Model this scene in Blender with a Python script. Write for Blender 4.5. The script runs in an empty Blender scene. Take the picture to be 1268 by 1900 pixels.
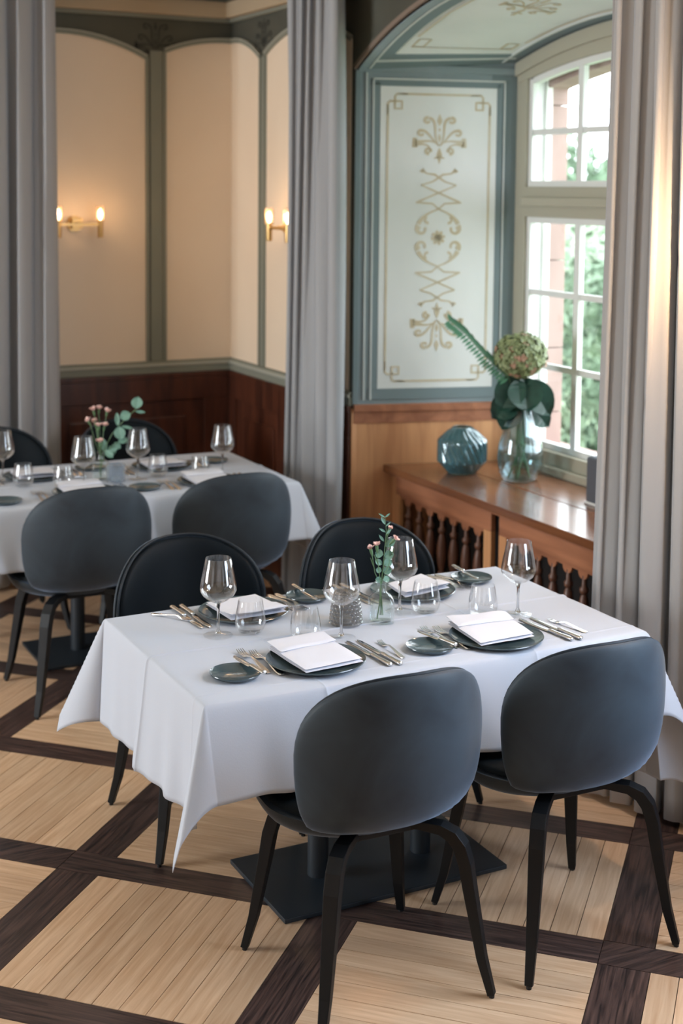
import bpy, bmesh, math, random
from mathutils import Vector, Matrix
import numpy as np
random.seed(7)
PI = math.pi
sin, cos = math.sin, math.cos
SC = bpy.context.scene
COL = SC.collection
# ------------------------------------------------------------------ camera
H = 2.03
cam_d = bpy.data.cameras.new('camera')
cam = bpy.data.objects.new('camera', cam_d)
COL.objects.link(cam)
Rc = Vector((0.89047058, -0.45494038, 0.00956039))
Uc = Vector((0.03273167, 0.08499409, 0.99584368))
Fc = Vector((0.45386208, 0.88645657, -0.09057569))
cam.matrix_world = Matrix(((Rc.x, Uc.x, -Fc.x, 0), (Rc.y, Uc.y, -Fc.y, 0), (Rc.z, Uc.z, -Fc.z, H), (0, 0, 0, 1)))
cam_d.sensor_width = 36
cam_d.lens = 2627.4 / 1900 * 36
cam_d.shift_y = -(950 - 588) / 1900
cam_d.clip_start = 0.1
cam_d.dof.use_dof = True
cam_d.dof.focus_distance = 3.75
cam_d.dof.aperture_fstop = 2.8
SC.camera = cam
# ------------------------------------------------------------------ world, exposure
SC.view_settings.view_transform = 'Standard'
SC.view_settings.look = 'None'
SC.view_settings.gamma = 1
SC.view_settings.exposure = 0.0
SC.view_settings.use_curve_mapping = False
try:
    SC.cycles.use_denoising = True
    SC.cycles.max_bounces = 10
    SC.cycles.transparent_max_bounces = 24
    SC.cycles.sample_clamp_indirect = 4
    SC.cycles.caustics_reflective = False
    SC.cycles.caustics_refractive = False
except Exception:
    pass
W = bpy.data.worlds.new('world')
SC.world = W
W.use_nodes = True
W.node_tree.nodes['Background'].inputs[0].default_value = (0.88, 0.95, 1.0, 1)
W.node_tree.nodes['Background'].inputs[1].default_value = 8.5


def area(name, loc, direction, sx, sy, power, col, portal=False):
    l = bpy.data.lights.new(name, 'AREA')
    l.shape = 'RECTANGLE'; l.size = sx; l.size_y = sy; l.energy = power; l.color = col
    o = bpy.data.objects.new(name, l); COL.objects.link(o)
    o.location = loc
    o.rotation_euler = Vector(direction).to_track_quat('-Z', 'Y').to_euler()
    if portal:
        l.cycles.is_portal = True
    return o


area('window_portal', (4.06, 4.72, 1.75), (-1, 0, 0), 1.7, 2.0, 10, (1, 1, 1), True)
COOL = (0.80, 0.90, 1.0)
area('window_light', (2.98, 2.15, 1.65), (-1, 0.1, -0.05), 1.2, 1.7, 88, (0.70, 0.83, 1.0))
area('window_light', (2.98, -1.6, 1.75), (-1, 0.25, -0.05), 1.5, 1.8, 14, COOL)
area('window_light', (-3.3, 5.2, 1.7), (1, -0.2, -0.1), 1.6, 1.8, 220, (0.88, 0.95, 1.0))
area('window_light', (-3.3, 1.0, 1.7), (1, 0.1, -0.1), 1.6, 1.8, 8, (0.9, 0.95, 1.0))
area('window_light', (-0.5, -2.8, 1.8), (0.1, 1, -0.1), 3.0, 1.8, 8, (0.85, 0.92, 1.0))

# ------------------------------------------------------------------ helpers
def mat(name, col, rough=0.5, metal=0.0, sheen=0.0, spec=0.5, noise=None, bump=None, coat=0.0, emit=None, var=0.0):
    """noise=(scale xyz, colour2, contrast lo, hi)  bump=(scale xyz, strength)  var = per-object brightness change"""
    m = bpy.data.materials.new(name); m.use_nodes = True
    nt = m.node_tree; b = nt.nodes['Principled BSDF']
    b.inputs['Base Color'].default_value = (*col, 1)
    b.inputs['Roughness'].default_value = rough
    b.inputs['Metallic'].default_value = metal
    b.inputs['Specular IOR Level'].default_value = spec
    if sheen:
        b.inputs['Sheen Weight'].default_value = sheen
        b.inputs['Sheen Roughness'].default_value = 0.35
        b.inputs['Sheen Tint'].default_value = (0.55, 0.72, 1.0, 1)
    if coat:
        b.inputs['Coat Weight'].default_value = coat
        b.inputs['Coat Roughness'].default_value = 0.1
    tc = nt.nodes.new('ShaderNodeTexCoord')

    def tex(scale, detail=5):
        mp = nt.nodes.new('ShaderNodeMapping'); mp.inputs['Scale'].default_value = scale
        nt.links.new(tc.outputs['Object'], mp.inputs['Vector'])
        if var:
            oi = nt.nodes.new('ShaderNodeObjectInfo'); mu = nt.nodes.new('ShaderNodeMath'); mu.operation = 'MULTIPLY'
            mu.inputs[1].default_value = 37.0
            nt.links.new(oi.outputs['Random'], mu.inputs[0]); nt.links.new(mu.outputs[0], mp.inputs['Location'])
        n = nt.nodes.new('ShaderNodeTexNoise'); n.inputs['Scale'].default_value = 1.0
        n.inputs['Detail'].default_value = detail; n.inputs['Distortion'].default_value = 0.6
        nt.links.new(mp.outputs[0], n.inputs['Vector'])
        return n
    out = None
    if noise:
        n = tex(noise[0])
        r = nt.nodes.new('ShaderNodeValToRGB')
        r.color_ramp.elements[0].position = noise[2]; r.color_ramp.elements[1].position = noise[3]
        r.color_ramp.elements[0].color = (*noise[1], 1); r.color_ramp.elements[1].color = (*col, 1)
        nt.links.new(n.outputs['Fac'], r.inputs[0]); out = r.outputs[0]
    if var:
        oi = nt.nodes.new('ShaderNodeObjectInfo')
        mr = nt.nodes.new('ShaderNodeMapRange'); mr.inputs[3].default_value = 1 - var; mr.inputs[4].default_value = 1 + var
        nt.links.new(oi.outputs['Random'], mr.inputs[0])
        mx = nt.nodes.new('ShaderNodeMix'); mx.data_type = 'RGBA'; mx.blend_type = 'MULTIPLY'; mx.inputs[0].default_value = 1
        cr = nt.nodes.new('ShaderNodeCombineColor')
        for k in range(3):
            nt.links.new(mr.outputs[0], cr.inputs[k])
        if out: nt.links.new(out, mx.inputs[6])
        else: mx.inputs[6].default_value = (*col, 1)
        nt.links.new(cr.outputs[0], mx.inputs[7]); out = mx.outputs[2]
    if out: nt.links.new(out, b.inputs['Base Color'])
    if bump:
        n = tex(bump[0], 3); bp = nt.nodes.new('ShaderNodeBump'); bp.inputs['Strength'].default_value = bump[1]
        bp.inputs['Distance'].default_value = 0.002
        nt.links.new(n.outputs['Fac'], bp.inputs['Height']); nt.links.new(bp.outputs[0], b.inputs['Normal'])
    if emit:
        b.inputs['Emission Color'].default_value = (*emit[0], 1); b.inputs['Emission Strength'].default_value = emit[1]
    return m


def thin_glass(name, tint=(0.97, 0.98, 0.98), ior=1.45, rough=0.0, body=None, bodyamt=0.0, gloss=(1, 1, 1), power=3.0):
    m = bpy.data.materials.new(name); m.use_nodes = True
    nt = m.node_tree; nt.nodes.remove(nt.nodes['Principled BSDF']); out = nt.nodes['Material Output']
    t = nt.nodes.new('ShaderNodeBsdfTransparent'); t.inputs[0].default_value = (*tint, 1)
    g = nt.nodes.new('ShaderNodeBsdfGlossy'); g.inputs['Roughness'].default_value = rough; g.inputs[0].default_value = (*gloss, 1)
    lw = nt.nodes.new('ShaderNodeLayerWeight'); lw.inputs[0].default_value = 0.5
    pw = nt.nodes.new('ShaderNodeMath'); pw.operation = 'POWER'; pw.inputs[1].default_value = power
    nt.links.new(lw.outputs['Facing'], pw.inputs[0])
    f0 = ((ior - 1) / (ior + 1)) ** 2
    f = nt.nodes.new('ShaderNodeMapRange'); f.inputs[3].default_value = f0; f.inputs[4].default_value = 0.9
    nt.links.new(pw.outputs[0], f.inputs[0])
    x = nt.nodes.new('ShaderNodeMixShader')
    src = t.outputs[0]
    if bodyamt:
        d = nt.nodes.new('ShaderNodeBsdfDiffuse'); d.inputs[0].default_value = (*body, 1)
        y = nt.nodes.new('ShaderNodeMixShader'); y.inputs[0].default_value = bodyamt
        nt.links.new(t.outputs[0], y.inputs[1]); nt.links.new(d.outputs[0], y.inputs[2]); src = y.outputs[0]
    nt.links.new(f.outputs[0], x.inputs[0]); nt.links.new(src, x.inputs[1]); nt.links.new(g.outputs[0], x.inputs[2])
    nt.links.new(x.outputs[0], out.inputs[0])
    return m


def mesh(name, verts, faces, m=None, parent=None, smooth=False, loc=None):
    me = bpy.data.meshes.new(name)
    me.from_pydata([tuple(v) for v in verts], [], faces)
    if m: me.materials.append(m)
    if smooth:
        me.polygons.foreach_set('use_smooth', [True] * len(me.polygons))
    me.update()
    o = bpy.data.objects.new(name, me); COL.objects.link(o)
    if parent: o.parent = parent
    if loc: o.location = loc
    return o


def empty(name, loc=(0, 0, 0), rz=0, parent=None):
    o = bpy.data.objects.new(name, None); COL.objects.link(o); o.location = loc; o.rotation_euler = (0, 0, rz)
    o.empty_display_size = 0.05
    if parent: o.parent = parent
    return o


def tag(o, label=None, cat=None, group=None, kind=None):
    if label: o['label'] = label
    if cat: o['category'] = cat
    if group: o['group'] = group
    if kind: o['kind'] = kind
    return o


class MB:
    """collects shapes into one mesh"""
    def __init__(s): s.v = []; s.f = []
    def add(s, v, f):
        n = len(s.v); s.v += [tuple(p) for p in v]; s.f += [tuple(i + n for i in q) for q in f]; return s
    def box(s, a, b, M=None):
        v = [Vector((x, y, z)) for x in (a[0], b[0]) for y in (a[1], b[1]) for z in (a[2], b[2])]
        if M: v = [M @ p for p in v]
        return s.add(v, [(0, 1, 3, 2), (4, 6, 7, 5), (0, 4, 5, 1), (2, 3, 7, 6), (0, 2, 6, 4), (1, 5, 7, 3)])
    def hexa(s, q, n):
        """quad q extruded by vector n"""
        n = Vector(n); q = [Vector(p) for p in q]
        return s.add(q + [p + n for p in q], [(3, 2, 1, 0), (4, 5, 6, 7), (0, 1, 5, 4), (1, 2, 6, 5), (2, 3, 7, 6), (3, 0, 4, 7)])
    def poly(s, q, n):
        n = Vector(n); q = [Vector(p) for p in q]; k = len(q)
        return s.add(q + [p + n for p in q], [tuple(range(k - 1, -1, -1)), tuple(range(k, 2 * k))] + [(i, (i + 1) % k, k + (i + 1) % k, k + i) for i in range(k)])
    def lathe(s, prof, seg=24, c=(0, 0, 0), cap=True, close=False):
        v = []; n = len(prof)
        for r, z in prof:
            for i in range(seg):
                a = 2 * PI * i / seg; v.append((c[0] + r * cos(a), c[1] + r * sin(a), c[2] + z))
        f = []
        for j in range(n - 1 + (1 if close else 0)):
            j2 = (j + 1) % n
            for i in range(seg):
                i2 = (i + 1) % seg; f.append((j * seg + i, j * seg + i2, j2 * seg + i2, j2 * seg + i))
        if cap and not close:
            f.append(tuple(range(seg - 1, -1, -1))); f.append(tuple((n - 1) * seg + i for i in range(seg)))
        return s.add(v, f)
    def tube(s, pts, r, seg=8):
        pts = [Vector(p) for p in pts]; v = []; n = len(pts)
        rr = r if isinstance(r, (list, tuple)) else [r] * n
        for i, p in enumerate(pts):
            t = (pts[min(i + 1, n - 1)] - pts[max(i - 1, 0)]).normalized()
            a = t.cross(Vector((0, 0, 1)))
            if a.length < 0.05: a = t.cross(Vector((0, 1, 0)))
            a.normalize(); b = t.cross(a)
            for k in range(seg):
                w = 2 * PI * k / seg; v.append(p + rr[i] * (a * cos(w) + b * sin(w)))
        f = [(j * seg + k, j * seg + (k + 1) % seg, (j + 1) * seg + (k + 1) % seg, (j + 1) * seg + k) for j in range(n - 1) for k in range(seg)]
        f += [tuple(range(seg - 1, -1, -1)), tuple((n - 1) * seg + k for k in range(seg))]
        return s.add(v, f)
    def sweep(s, pts, ax, wid, thk):
        """rectangular section swept along pts; ax = width axis"""
        pts = [Vector(p) for p in pts]; ax = Vector(ax).normalized(); v = []; n = len(pts)
        for i, p in enumerate(pts):
            t = (pts[min(i + 1, n - 1)] - pts[max(i - 1, 0)]).normalized(); q = t.cross(ax).normalized()
            a = ax * wid[i] / 2; b = q * thk[i] / 2
            v += [p - a - b, p + a - b, p + a + b, p - a + b]
        f = [(4 * j + k, 4 * j + (k + 1) % 4, 4 * j + 4 + (k + 1) % 4, 4 * j + 4 + k) for j in range(n - 1) for k in range(4)]
        f += [(3, 2, 1, 0), tuple(4 * (n - 1) + k for k in range(4))]
        return s.add(v, f)
    def obj(s, name, m=None, parent=None, smooth=False, bevel=0, loc=None, seg=2):
        o = mesh(name, s.v, s.f, m, parent, smooth, loc)
        bm = bmesh.new(); bm.from_mesh(o.data); bmesh.ops.recalc_face_normals(bm, faces=bm.faces)
        if bevel:
            es = [e for e in bm.edges if len(e.link_faces) == 2 and e.calc_face_angle(0) > 0.6]
            bmesh.ops.bevel(bm, geom=es, offset=bevel, segments=seg, profile=0.6, affect='EDGES')
        bm.to_mesh(o.data); bm.free()
        if smooth:
            try:
                o.data.set_sharp_from_angle(angle=math.radians(50))
            except Exception:
                pass
        return o


def copy_tree(o, parent=None):
    c = o.copy(); COL.objects.link(c); c.parent = parent
    for ch in [x for x in COL.objects if x.parent == o and x != c]:
        copy_tree(ch, c)
    return c


def struct(o): o['kind'] = 'structure'; return o


# ------------------------------------------------------------------ materials
def srgb(r, g, b):
    return tuple((c / 255 / 12.92) if c / 255 <= 0.04045 else ((c / 255 + 0.055) / 1.055) ** 2.4 for c in (r, g, b))


M = {}
M['oak'] = mat('light oak parquet', srgb(222, 190, 158), 0.3, noise=((5, 70, 40), srgb(194, 156, 122), 0.3, 0.75), bump=((8, 130, 60), 0.12), var=0.13)
M['wenge'] = mat('dark parquet strip', srgb(88, 68, 62), 0.3, noise=((6, 110, 50), srgb(40, 32, 31), 0.34, 0.66), bump=((8, 130, 60), 0.15), var=0.12)
M['joint'] = mat('floor joint', srgb(40, 28, 20), 0.8)
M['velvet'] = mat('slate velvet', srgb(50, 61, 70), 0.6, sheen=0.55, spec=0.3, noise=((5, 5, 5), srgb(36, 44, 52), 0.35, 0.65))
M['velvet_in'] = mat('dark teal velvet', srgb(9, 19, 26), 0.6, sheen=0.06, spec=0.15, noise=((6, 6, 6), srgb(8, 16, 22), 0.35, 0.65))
M['piping'] = mat('dark piping', srgb(26, 34, 42), 0.6, spec=0.3)
M['legwood'] = mat('black stained wood', srgb(10, 13, 17), 0.5, spec=0.3, bump=((60, 60, 9), 0.2))
M['iron'] = mat('black powder coated steel', srgb(28, 37, 45), 0.5, bump=((600, 600, 600), 0.25))
M['cloth'] = mat('white linen', srgb(186, 193, 206), 0.9, sheen=0.1, bump=((260, 260, 260), 0.12))
M['napkin'] = mat('white napkin', srgb(214, 216, 226), 0.9, bump=((260, 260, 260), 0.1))
M['plate'] = mat('blue grey glazed stoneware', srgb(62, 78, 84), 0.16, coat=0.5)
M['silver'] = mat('polished silver', (0.86, 0.86, 0.87), 0.16, 1.0)
M['silver_d'] = mat('worn silver handle', (0.82, 0.80, 0.78), 0.24, 1.0, bump=((220, 220, 220), 0.25))
M['glass'] = thin_glass('clear glass', (0.985, 0.988, 0.99), 1.6)
M['footglass'] = thin_glass('glass foot', (0.985, 0.99, 0.99), 1.45, power=7.0)
M['bottleglass'] = thin_glass('pale green glass', (0.95, 0.98, 0.975), 1.6)
M['votive'] = thin_glass('grey pressed glass', (0.72, 0.71, 0.70), 1.7, 0.03, srgb(130, 128, 126), 0.25)
M['votive_b'] = thin_glass('pale blue pressed glass', (0.84, 0.88, 0.92), 1.5, 0.05, srgb(170, 180, 190), 0.25)
M['teal'] = thin_glass('teal ribbed glass', (0.62, 0.80, 0.84), 1.8, 0.05, srgb(70, 125, 138), 0.34)
M['vase'] = thin_glass('faint blue glass', (0.86, 0.93, 0.96), 1.5, 0.02)
M['water'] = thin_glass('water', (0.96, 0.985, 0.98), 1.2)
M['pane'] = thin_glass('window glass', (0.97, 0.98, 0.98), 1.3)
M['stemglass'] = bpy.data.materials.new('solid glass'); M['stemglass'].use_nodes = True
_b = M['stemglass'].node_tree.nodes['Principled BSDF']
_b.inputs['Transmission Weight'].default_value = 1; _b.inputs['Roughness'].default_value = 0; _b.inputs['IOR'].default_value = 1.4
M['wall_beige'] = mat('beige wall paint', srgb(232, 214, 192), 0.85, noise=((1.3, 1.3, 1.3), srgb(226, 206, 183), 0.3, 0.7))
M['wall_green'] = mat('dark olive frieze paint', srgb(84, 84, 74), 0.85, noise=((2, 2, 2), srgb(72, 72, 63), 0.35, 0.65))
M['orn_dark'] = mat('dark frieze ornament paint', srgb(60, 60, 54), 0.85)
M['trim_grey'] = mat('grey green trim paint', srgb(128, 130, 118), 0.7)
M['trim_light'] = mat('light grey trim paint', srgb(164, 164, 152), 0.7)  # paler paint of the thin trim lines
M['cornice'] = mat('beige cornice', srgb(176, 158, 132), 0.8)
M['reveal'] = mat('grey blue reveal paint', srgb(146, 160, 166), 0.75, noise=((3, 3, 3), srgb(130, 146, 150), 0.3, 0.7))
M['reveal_dk'] = mat('dark grey green band', srgb(116, 132, 136), 0.75)
M['line_white'] = mat('white painted line', srgb(200, 206, 204), 0.75)
M['line_brown'] = mat('brownish arch edge', srgb(128, 112, 100), 0.75)
M['panel_pale'] = mat('pale painted panel', srgb(226, 229, 228), 0.8, noise=((2.2, 2.2, 1.2), srgb(214, 219, 218), 0.3, 0.7))
M['stencil'] = mat('ochre stencil paint', srgb(196, 184, 156), 0.8, noise=((9, 9, 9), srgb(206, 198, 178), 0.35, 0.65))
M['frame'] = mat('stone grey window paint', srgb(170, 167, 150), 0.55)
M['sash_white'] = mat('white window paint', srgb(226, 228, 226), 0.5)
M['sandstone'] = mat('pink sandstone', srgb(168, 144, 138), 0.9, noise=((6, 6, 3), srgb(154, 130, 124), 0.3, 0.7))
M['mahog'] = mat('dark mahogany panelling', srgb(92, 50, 34), 0.38, noise=((14, 14, 1.6), srgb(52, 27, 20), 0.3, 0.7))
M['walnut'] = mat('reddish brown wood', srgb(226, 172, 124), 0.36, noise=((16, 16, 1.4), srgb(186, 132, 92), 0.3, 0.72))
M['walnut_h'] = mat('reddish brown rail wood', srgb(182, 124, 92), 0.34, noise=((14, 1.4, 14), srgb(142, 92, 68), 0.3, 0.72))
M['ledge'] = mat('polished ledge wood', srgb(140, 90, 58), 0.24, noise=((16, 1.2, 16), srgb(108, 66, 42), 0.3, 0.72), coat=0.3)
M['baluster'] = mat('turned dark wood', srgb(118, 80, 62), 0.38, noise=((30, 30, 4), srgb(82, 52, 42), 0.3, 0.7))
M['dark'] = mat('dark cavity shade', srgb(24, 18, 16), 0.9)  # near-black colour stands in for the shade inside the cabinet
M['brass'] = mat('brushed brass', (0.62, 0.42, 0.18), 0.35, 1.0)
M['bulb'] = mat('warm bulb', (1, 0.8, 0.6), 0.5, emit=((1.0, 0.72, 0.45), 22.0))
M['lampglass'] = thin_glass('ribbed lamp glass', (0.95, 0.9, 0.85), 1.4, 0.1, (0.9, 0.7, 0.5), 0.2)
M['curtain'] = mat('grey drapery', srgb(164, 166, 170), 0.85, sheen=0.25, spec=0.2, bump=((300, 300, 300), 0.1))
M['curtain_w'] = mat('taupe drapery', srgb(168, 166, 165), 0.85, sheen=0.25, spec=0.2, bump=((300, 300, 300), 0.1))
M['ceil'] = mat('ceiling paint', srgb(205, 198, 182), 0.9)
M['leaf_e'] = mat('eucalyptus leaf', srgb(120, 158, 142), 0.55, noise=((30, 30, 30), srgb(98, 138, 122), 0.3, 0.7))
M['leaf_d'] = mat('dark hydrangea leaf', srgb(38, 80, 66), 0.4, noise=((14, 14, 14), srgb(24, 56, 48), 0.3, 0.7))
M['leaf_f'] = mat('fresh fern leaf', srgb(86, 142, 112), 0.5)
M['stem'] = mat('green stem', srgb(92, 122, 84), 0.5)
M['pink'] = mat('pink carnation petal', srgb(240, 206, 198), 0.6)
M['floret'] = mat('green hydrangea floret', srgb(158, 170, 124), 0.45, noise=((60, 60, 60), srgb(88, 102, 62), 0.3, 0.6))
M['floret_p'] = mat('rosy hydrangea floret', srgb(176, 140, 116), 0.5)
M['foliage'] = mat('garden foliage', srgb(112, 132, 108), 0.8, noise=((2, 2, 2), srgb(84, 108, 84), 0.3, 0.7))
M['foliage2'] = mat('pale garden foliage', srgb(156, 170, 148), 0.8)
M['bark'] = mat('bark', srgb(90, 76, 62), 0.9)
M['lawn'] = mat('lawn', srgb(130, 148, 116), 0.9)
M['speaker'] = mat('dark grey speaker cloth', srgb(84, 88, 96), 0.7)
M['rubber'] = mat('black rubber', srgb(18, 18, 20), 0.6)
M['lav'] = mat('table underside', srgb(60, 52, 46), 0.6)

# ------------------------------------------------------------------ FLOOR
XW, YB, XL, YF, ZC = 3.05, 7.31, -3.5, -3.0, 3.05
S2 = math.sqrt(0.5)
fl = MB().box((XL, YF, -0.12), (3.86, YB, -0.0065)).obj('floor', M['joint'])
struct(fl)
Pu, w_u, Pv, w_v = 0.3952 * H, 0.0676 * H, 0.3557 * H, 0.0606 * H
u0, v0 = -0.9379 * H, 1.7766 * H


def g2r(u, v):
    return ((u + v) * S2, (v - u) * S2)


def clip(poly, nx, ny, d):
    out = []
    for i in range(len(poly)):
        a, b = poly[i], poly[(i + 1) % len(poly)]
        da = nx * a[0] + ny * a[1] - d; db = nx * b[0] + ny * b[1] - d
        if da <= 0: out.append(a)
        if (da < 0) != (db < 0) and abs(da - db) > 1e-9:
            t = da / (da - db); out.append((a[0] + t * (b[0] - a[0]), a[1] + t * (b[1] - a[1])))
    return out


shared = {}
planks = []      # (distance, kind, u, v, lu, lv, rot)


def add_plank(kind, ua, va, ub, vb, along_u):
    cu, cv = (ua + ub) / 2, (va + vb) / 2
    x, y = g2r(cu, cv)
    if x < -1.6 or y < 0.9 or x > XW + 0.45 or y > YB + 0.45: return
    planks.append((math.hypot(x - 0.6, y - 0.8), kind, ua, va, ub, vb, along_u))


GAP = 0.0011
for i in range(-9, 11):
    for j in range(-9, 11):
        ua = u0 + i * Pu; va = v0 + j * Pv
        ub = ua + Pu - w_u; vb = va  # square spans v in [va-(Pv-w_v), va]
        vlo = va - (Pv - w_v)
        if (i + j) % 2 == 0:      # planks run along v
            n = 9
            for k in range(n):
                add_plank('oak', ua + (ub - ua) * k / n, vlo, ua + (ub - ua) * (k + 1) / n, vb, False)
        else:
            n = 8
            for k in range(n):
                add_plank('oak', ua, vlo + (vb - vlo) * k / n, ub, vlo + (vb - vlo) * (k + 1) / n, True)
        add_plank('wenge', ub, vlo, ub + w_u, vb, False)          # cross strip
        if i % 2 == 0:
            add_plank('wenge', ua - w_u, va, ua + 2 * Pu - w_u, va + w_v, True)   # long strip, two squares long
planks.sort(key=lambda p: p[0])
cnt = {'oak': 0, 'wenge': 0}
stuffm = {'oak': MB(), 'wenge': MB()}
for d, kind, ua, va, ub, vb, al in planks:
    q = [g2r(ua + GAP, va + GAP), g2r(ub - GAP, va + GAP), g2r(ub - GAP, vb - GAP), g2r(ua + GAP, vb - GAP)]
    q2 = clip(clip(q, 1, 0, XW + 0.0), 0, 1, YB)
    if len(q2) < 3: continue
    x, y = g2r((ua + ub) / 2, (va + vb) / 2)
    v = Vector((x, y, -H)); z = v.dot(Fc)
    px = 634 + 2627 * v.dot(Rc) / max(z, .1); 
    inview = z > 1 and -160 < px < 1430
    lx = (vb - va) if not al else (ub - ua)
    ang = PI / 4 if not al else -PI / 4
    if inview and cnt['oak'] + cnt['wenge'] < 296:
        cnt[kind] += 1
        key = (kind, round(ub - ua, 4), round(vb - va, 4), al)
        full = len(q2) == 4 and all(abs(a[0] - b[0]) < 1e-6 and abs(a[1] - b[1]) < 1e-6 for a, b in zip(q, q2))
        R = Matrix.Rotation(-ang, 3, 'Z')
        if full and key in shared:
            o = bpy.data.objects.new('plank', shared[key]); COL.objects.link(o)
        else:
            loc = [R @ Vector((a[0] - x, a[1] - y, 0)) for a in q2]
            mb = MB().poly([(p.x, p.y, -0.006) for p in loc], (0, 0, 0.006))
            o = mb.obj('plank', M[kind])
            if full: shared[key] = o.data
        o.parent = fl; o.location = (x, y, random.uniform(-0.0003, 0.0)); o.rotation_euler = (0, 0, ang)
    else:
        stuffm[kind].poly([(a[0], a[1], -0.006) for a in q2], (0, 0, 0.0058))
for k in ('oak', 'wenge'):
    o = stuffm[k].obj('plank_field' if k == 'oak' else 'strip_field', M[k], fl); o['kind'] = 'stuff'
# rest of the room's floor, outside the picture
o = MB().box((XL, YF, -0.0064), (-1.65, YB, 0)).box((-1.65, YF, -0.0064), (XW, 0.5, 0)).obj('floor_boards', M['oak'], fl); o['kind'] = 'stuff'

# ------------------------------------------------------------------ WALLS
ZD = 1.01     # top of the wood panelling
RY0, RY1 = 5.83, 3.61        # recess opening
YC = 4.72


def arch_f(y):   # front arch height
    return 2.86 - (2.27 - math.sqrt(max(2.27 ** 2 - (y - YC) ** 2, 0)))


def arch_b(y):   # rear arch height (soffit meets window)
    return 2.765 - 0.163 * (y - YC) ** 2


wr = MB()
wr.box((XW, RY0, 0), (XW + 0.15, YB + 0.15, ZC + 0.1))
wr.box((XW, YF, 0), (XW + 0.15, RY1, ZC + 0.1))
N = 24
for i in range(N):
    ya = RY1 + (RY0 - RY1) * i / N; yb = RY1 + (RY0 - RY1) * (i + 1) / N
    wr.hexa([(XW, ya, arch_f(ya) + .012), (XW, yb, arch_f(yb) + .012), (XW, yb, ZC + .1), (XW, ya, ZC + .1)], (0.15, 0, 0))
wall_right = struct(wr.obj('wall_right', M['wall_green']))
wall_back = struct(MB().box((XL, YB, 0), (XW + 0.15, YB + 0.15, ZC + 0.1)).obj('wall_back', M['wall_green']))
struct(MB().box((XL - .15, YF, 0), (XL, YB + .15, ZC + .1)).obj('wall_left', M['wall_beige']))
struct(MB().box((XL, YF - .15, 0), (XW + .15, YF, ZC + .1)).obj('wall_front', M['wall_beige']))
struct(MB().box((XL - .15, YF - .15, ZC + .1), (XW + .15, YB + .15, ZC + .2)).obj('ceiling', M['ceil']))


def panel_on(wall, parent, t0, t1, zb, zs, za, tc, R, thick=0.006, trims=True, clipt=None):
    """painted panel with arched head on wall 'x' (plane X=XW, t=Y) or 'y' (plane Y=YB, t=X).
    head: z = za - (sqrt) circle centred tc radius R"""
    def P(t, z, d):
        return (t, YB - d, z) if wall == 'y' else (XW - d, t, z)
    n = (0, -thick, 0) if wall == 'y' else (-thick, 0, 0)
    def head(t): return za - (R - math.sqrt(R * R - (t - tc) ** 2))
    K = 16
    pts = [P(t0, zb, 0), P(t1, zb, 0)] + [P(t1 + (t0 - t1) * k / K, head(t1 + (t0 - t1) * k / K), 0) for k in range(K + 1)]
    MB().poly(pts, n).obj('wall_panel', M['wall_beige'], parent)
    return P, head


def strip(name, pts, n, wd, th, m, parent):
    """flat strip of width wd along pts lying in plane with normal n"""
    n = Vector(n).normalized()
    return MB().sweep([Vector(p) + n * th / 2 for p in pts], n, [th] * len(pts), [wd] * len(pts)).obj(name, m, parent, bevel=0)


def trimmed(wall, parent, t0, t1, tc, za, R, ends=(True, True)):
    P, head = panel_on(wall, parent, t0, t1, 1.08, 2.7, za, tc, R)
    n = (0, -1, 0) if wall == 'y' else (-1, 0, 0)
    K = 16
    arc = [P(t0 + (t1 - t0) * k / K, head(t0 + (t1 - t0) * k / K), 0) for k in range(K + 1)]
    strip('arch_moulding', arc, n, 0.022, 0.016, M['trim_grey'], parent)
    strip('arch_pale_line', [Vector(p) + Vector((0, 0, 0.012)) for p in arc], n, 0.007, 0.019, M['trim_light'], parent)  # thin line of paler grey paint over the moulding
    if ends[0]:
        strip('upright', [P(t0 - .045, 1.08, 0), P(t0 - .045, head(t0) - .0, 0)], n, 0.07, 0.008, M['trim_grey'], parent)
    for t, on in ((t0, ends[0]), (t1, ends[1])):
        if on:
            strip('upright_moulding', [P(t, 1.08, 0), P(t, head(t), 0)], n, 0.018, 0.014, M['trim_grey'], parent)


# back wall: panels left of and right of the upright; arch of the right one crosses the corner
trimmed('y', wall_back, 2.653, XW, XW - 0.04, 2.825, 0.42 ** 2 / (2 * 0.095), (True, False))
trimmed('y', wall_back, 1.60, 2.555, 2.077, 2.828, 0.48 ** 2 / (2 * 0.11), (True, True))
trimmed('y', wall_back, 0.55, 1.52, 1.035, 2.828, 0.48 ** 2 / (2 * 0.11), (True, True))
trimmed('y', wall_back, -0.55, 0.47, -0.04, 2.828, 0.5 ** 2 / (2 * 0.11), (True, True))
trimmed('y', wall_back, -1.65, -0.63, -1.14, 2.828, 0.5 ** 2 / (2 * 0.11), (True, True))
trimmed('x', wall_right, 6.905, YB, YB - 0.03, 2.825, 0.36 ** 2 / (2 * 0.095), (True, False))
trimmed('x', wall_right, 5.872, 6.85, 6.361, 2.828, 0.489 ** 2 / (2 * 0.105), (False, True))
trimmed('x', wall_right, 2.35, 3.52, 2.93, 2.828, 0.585 ** 2 / (2 * 0.11), (True, True))
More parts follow.
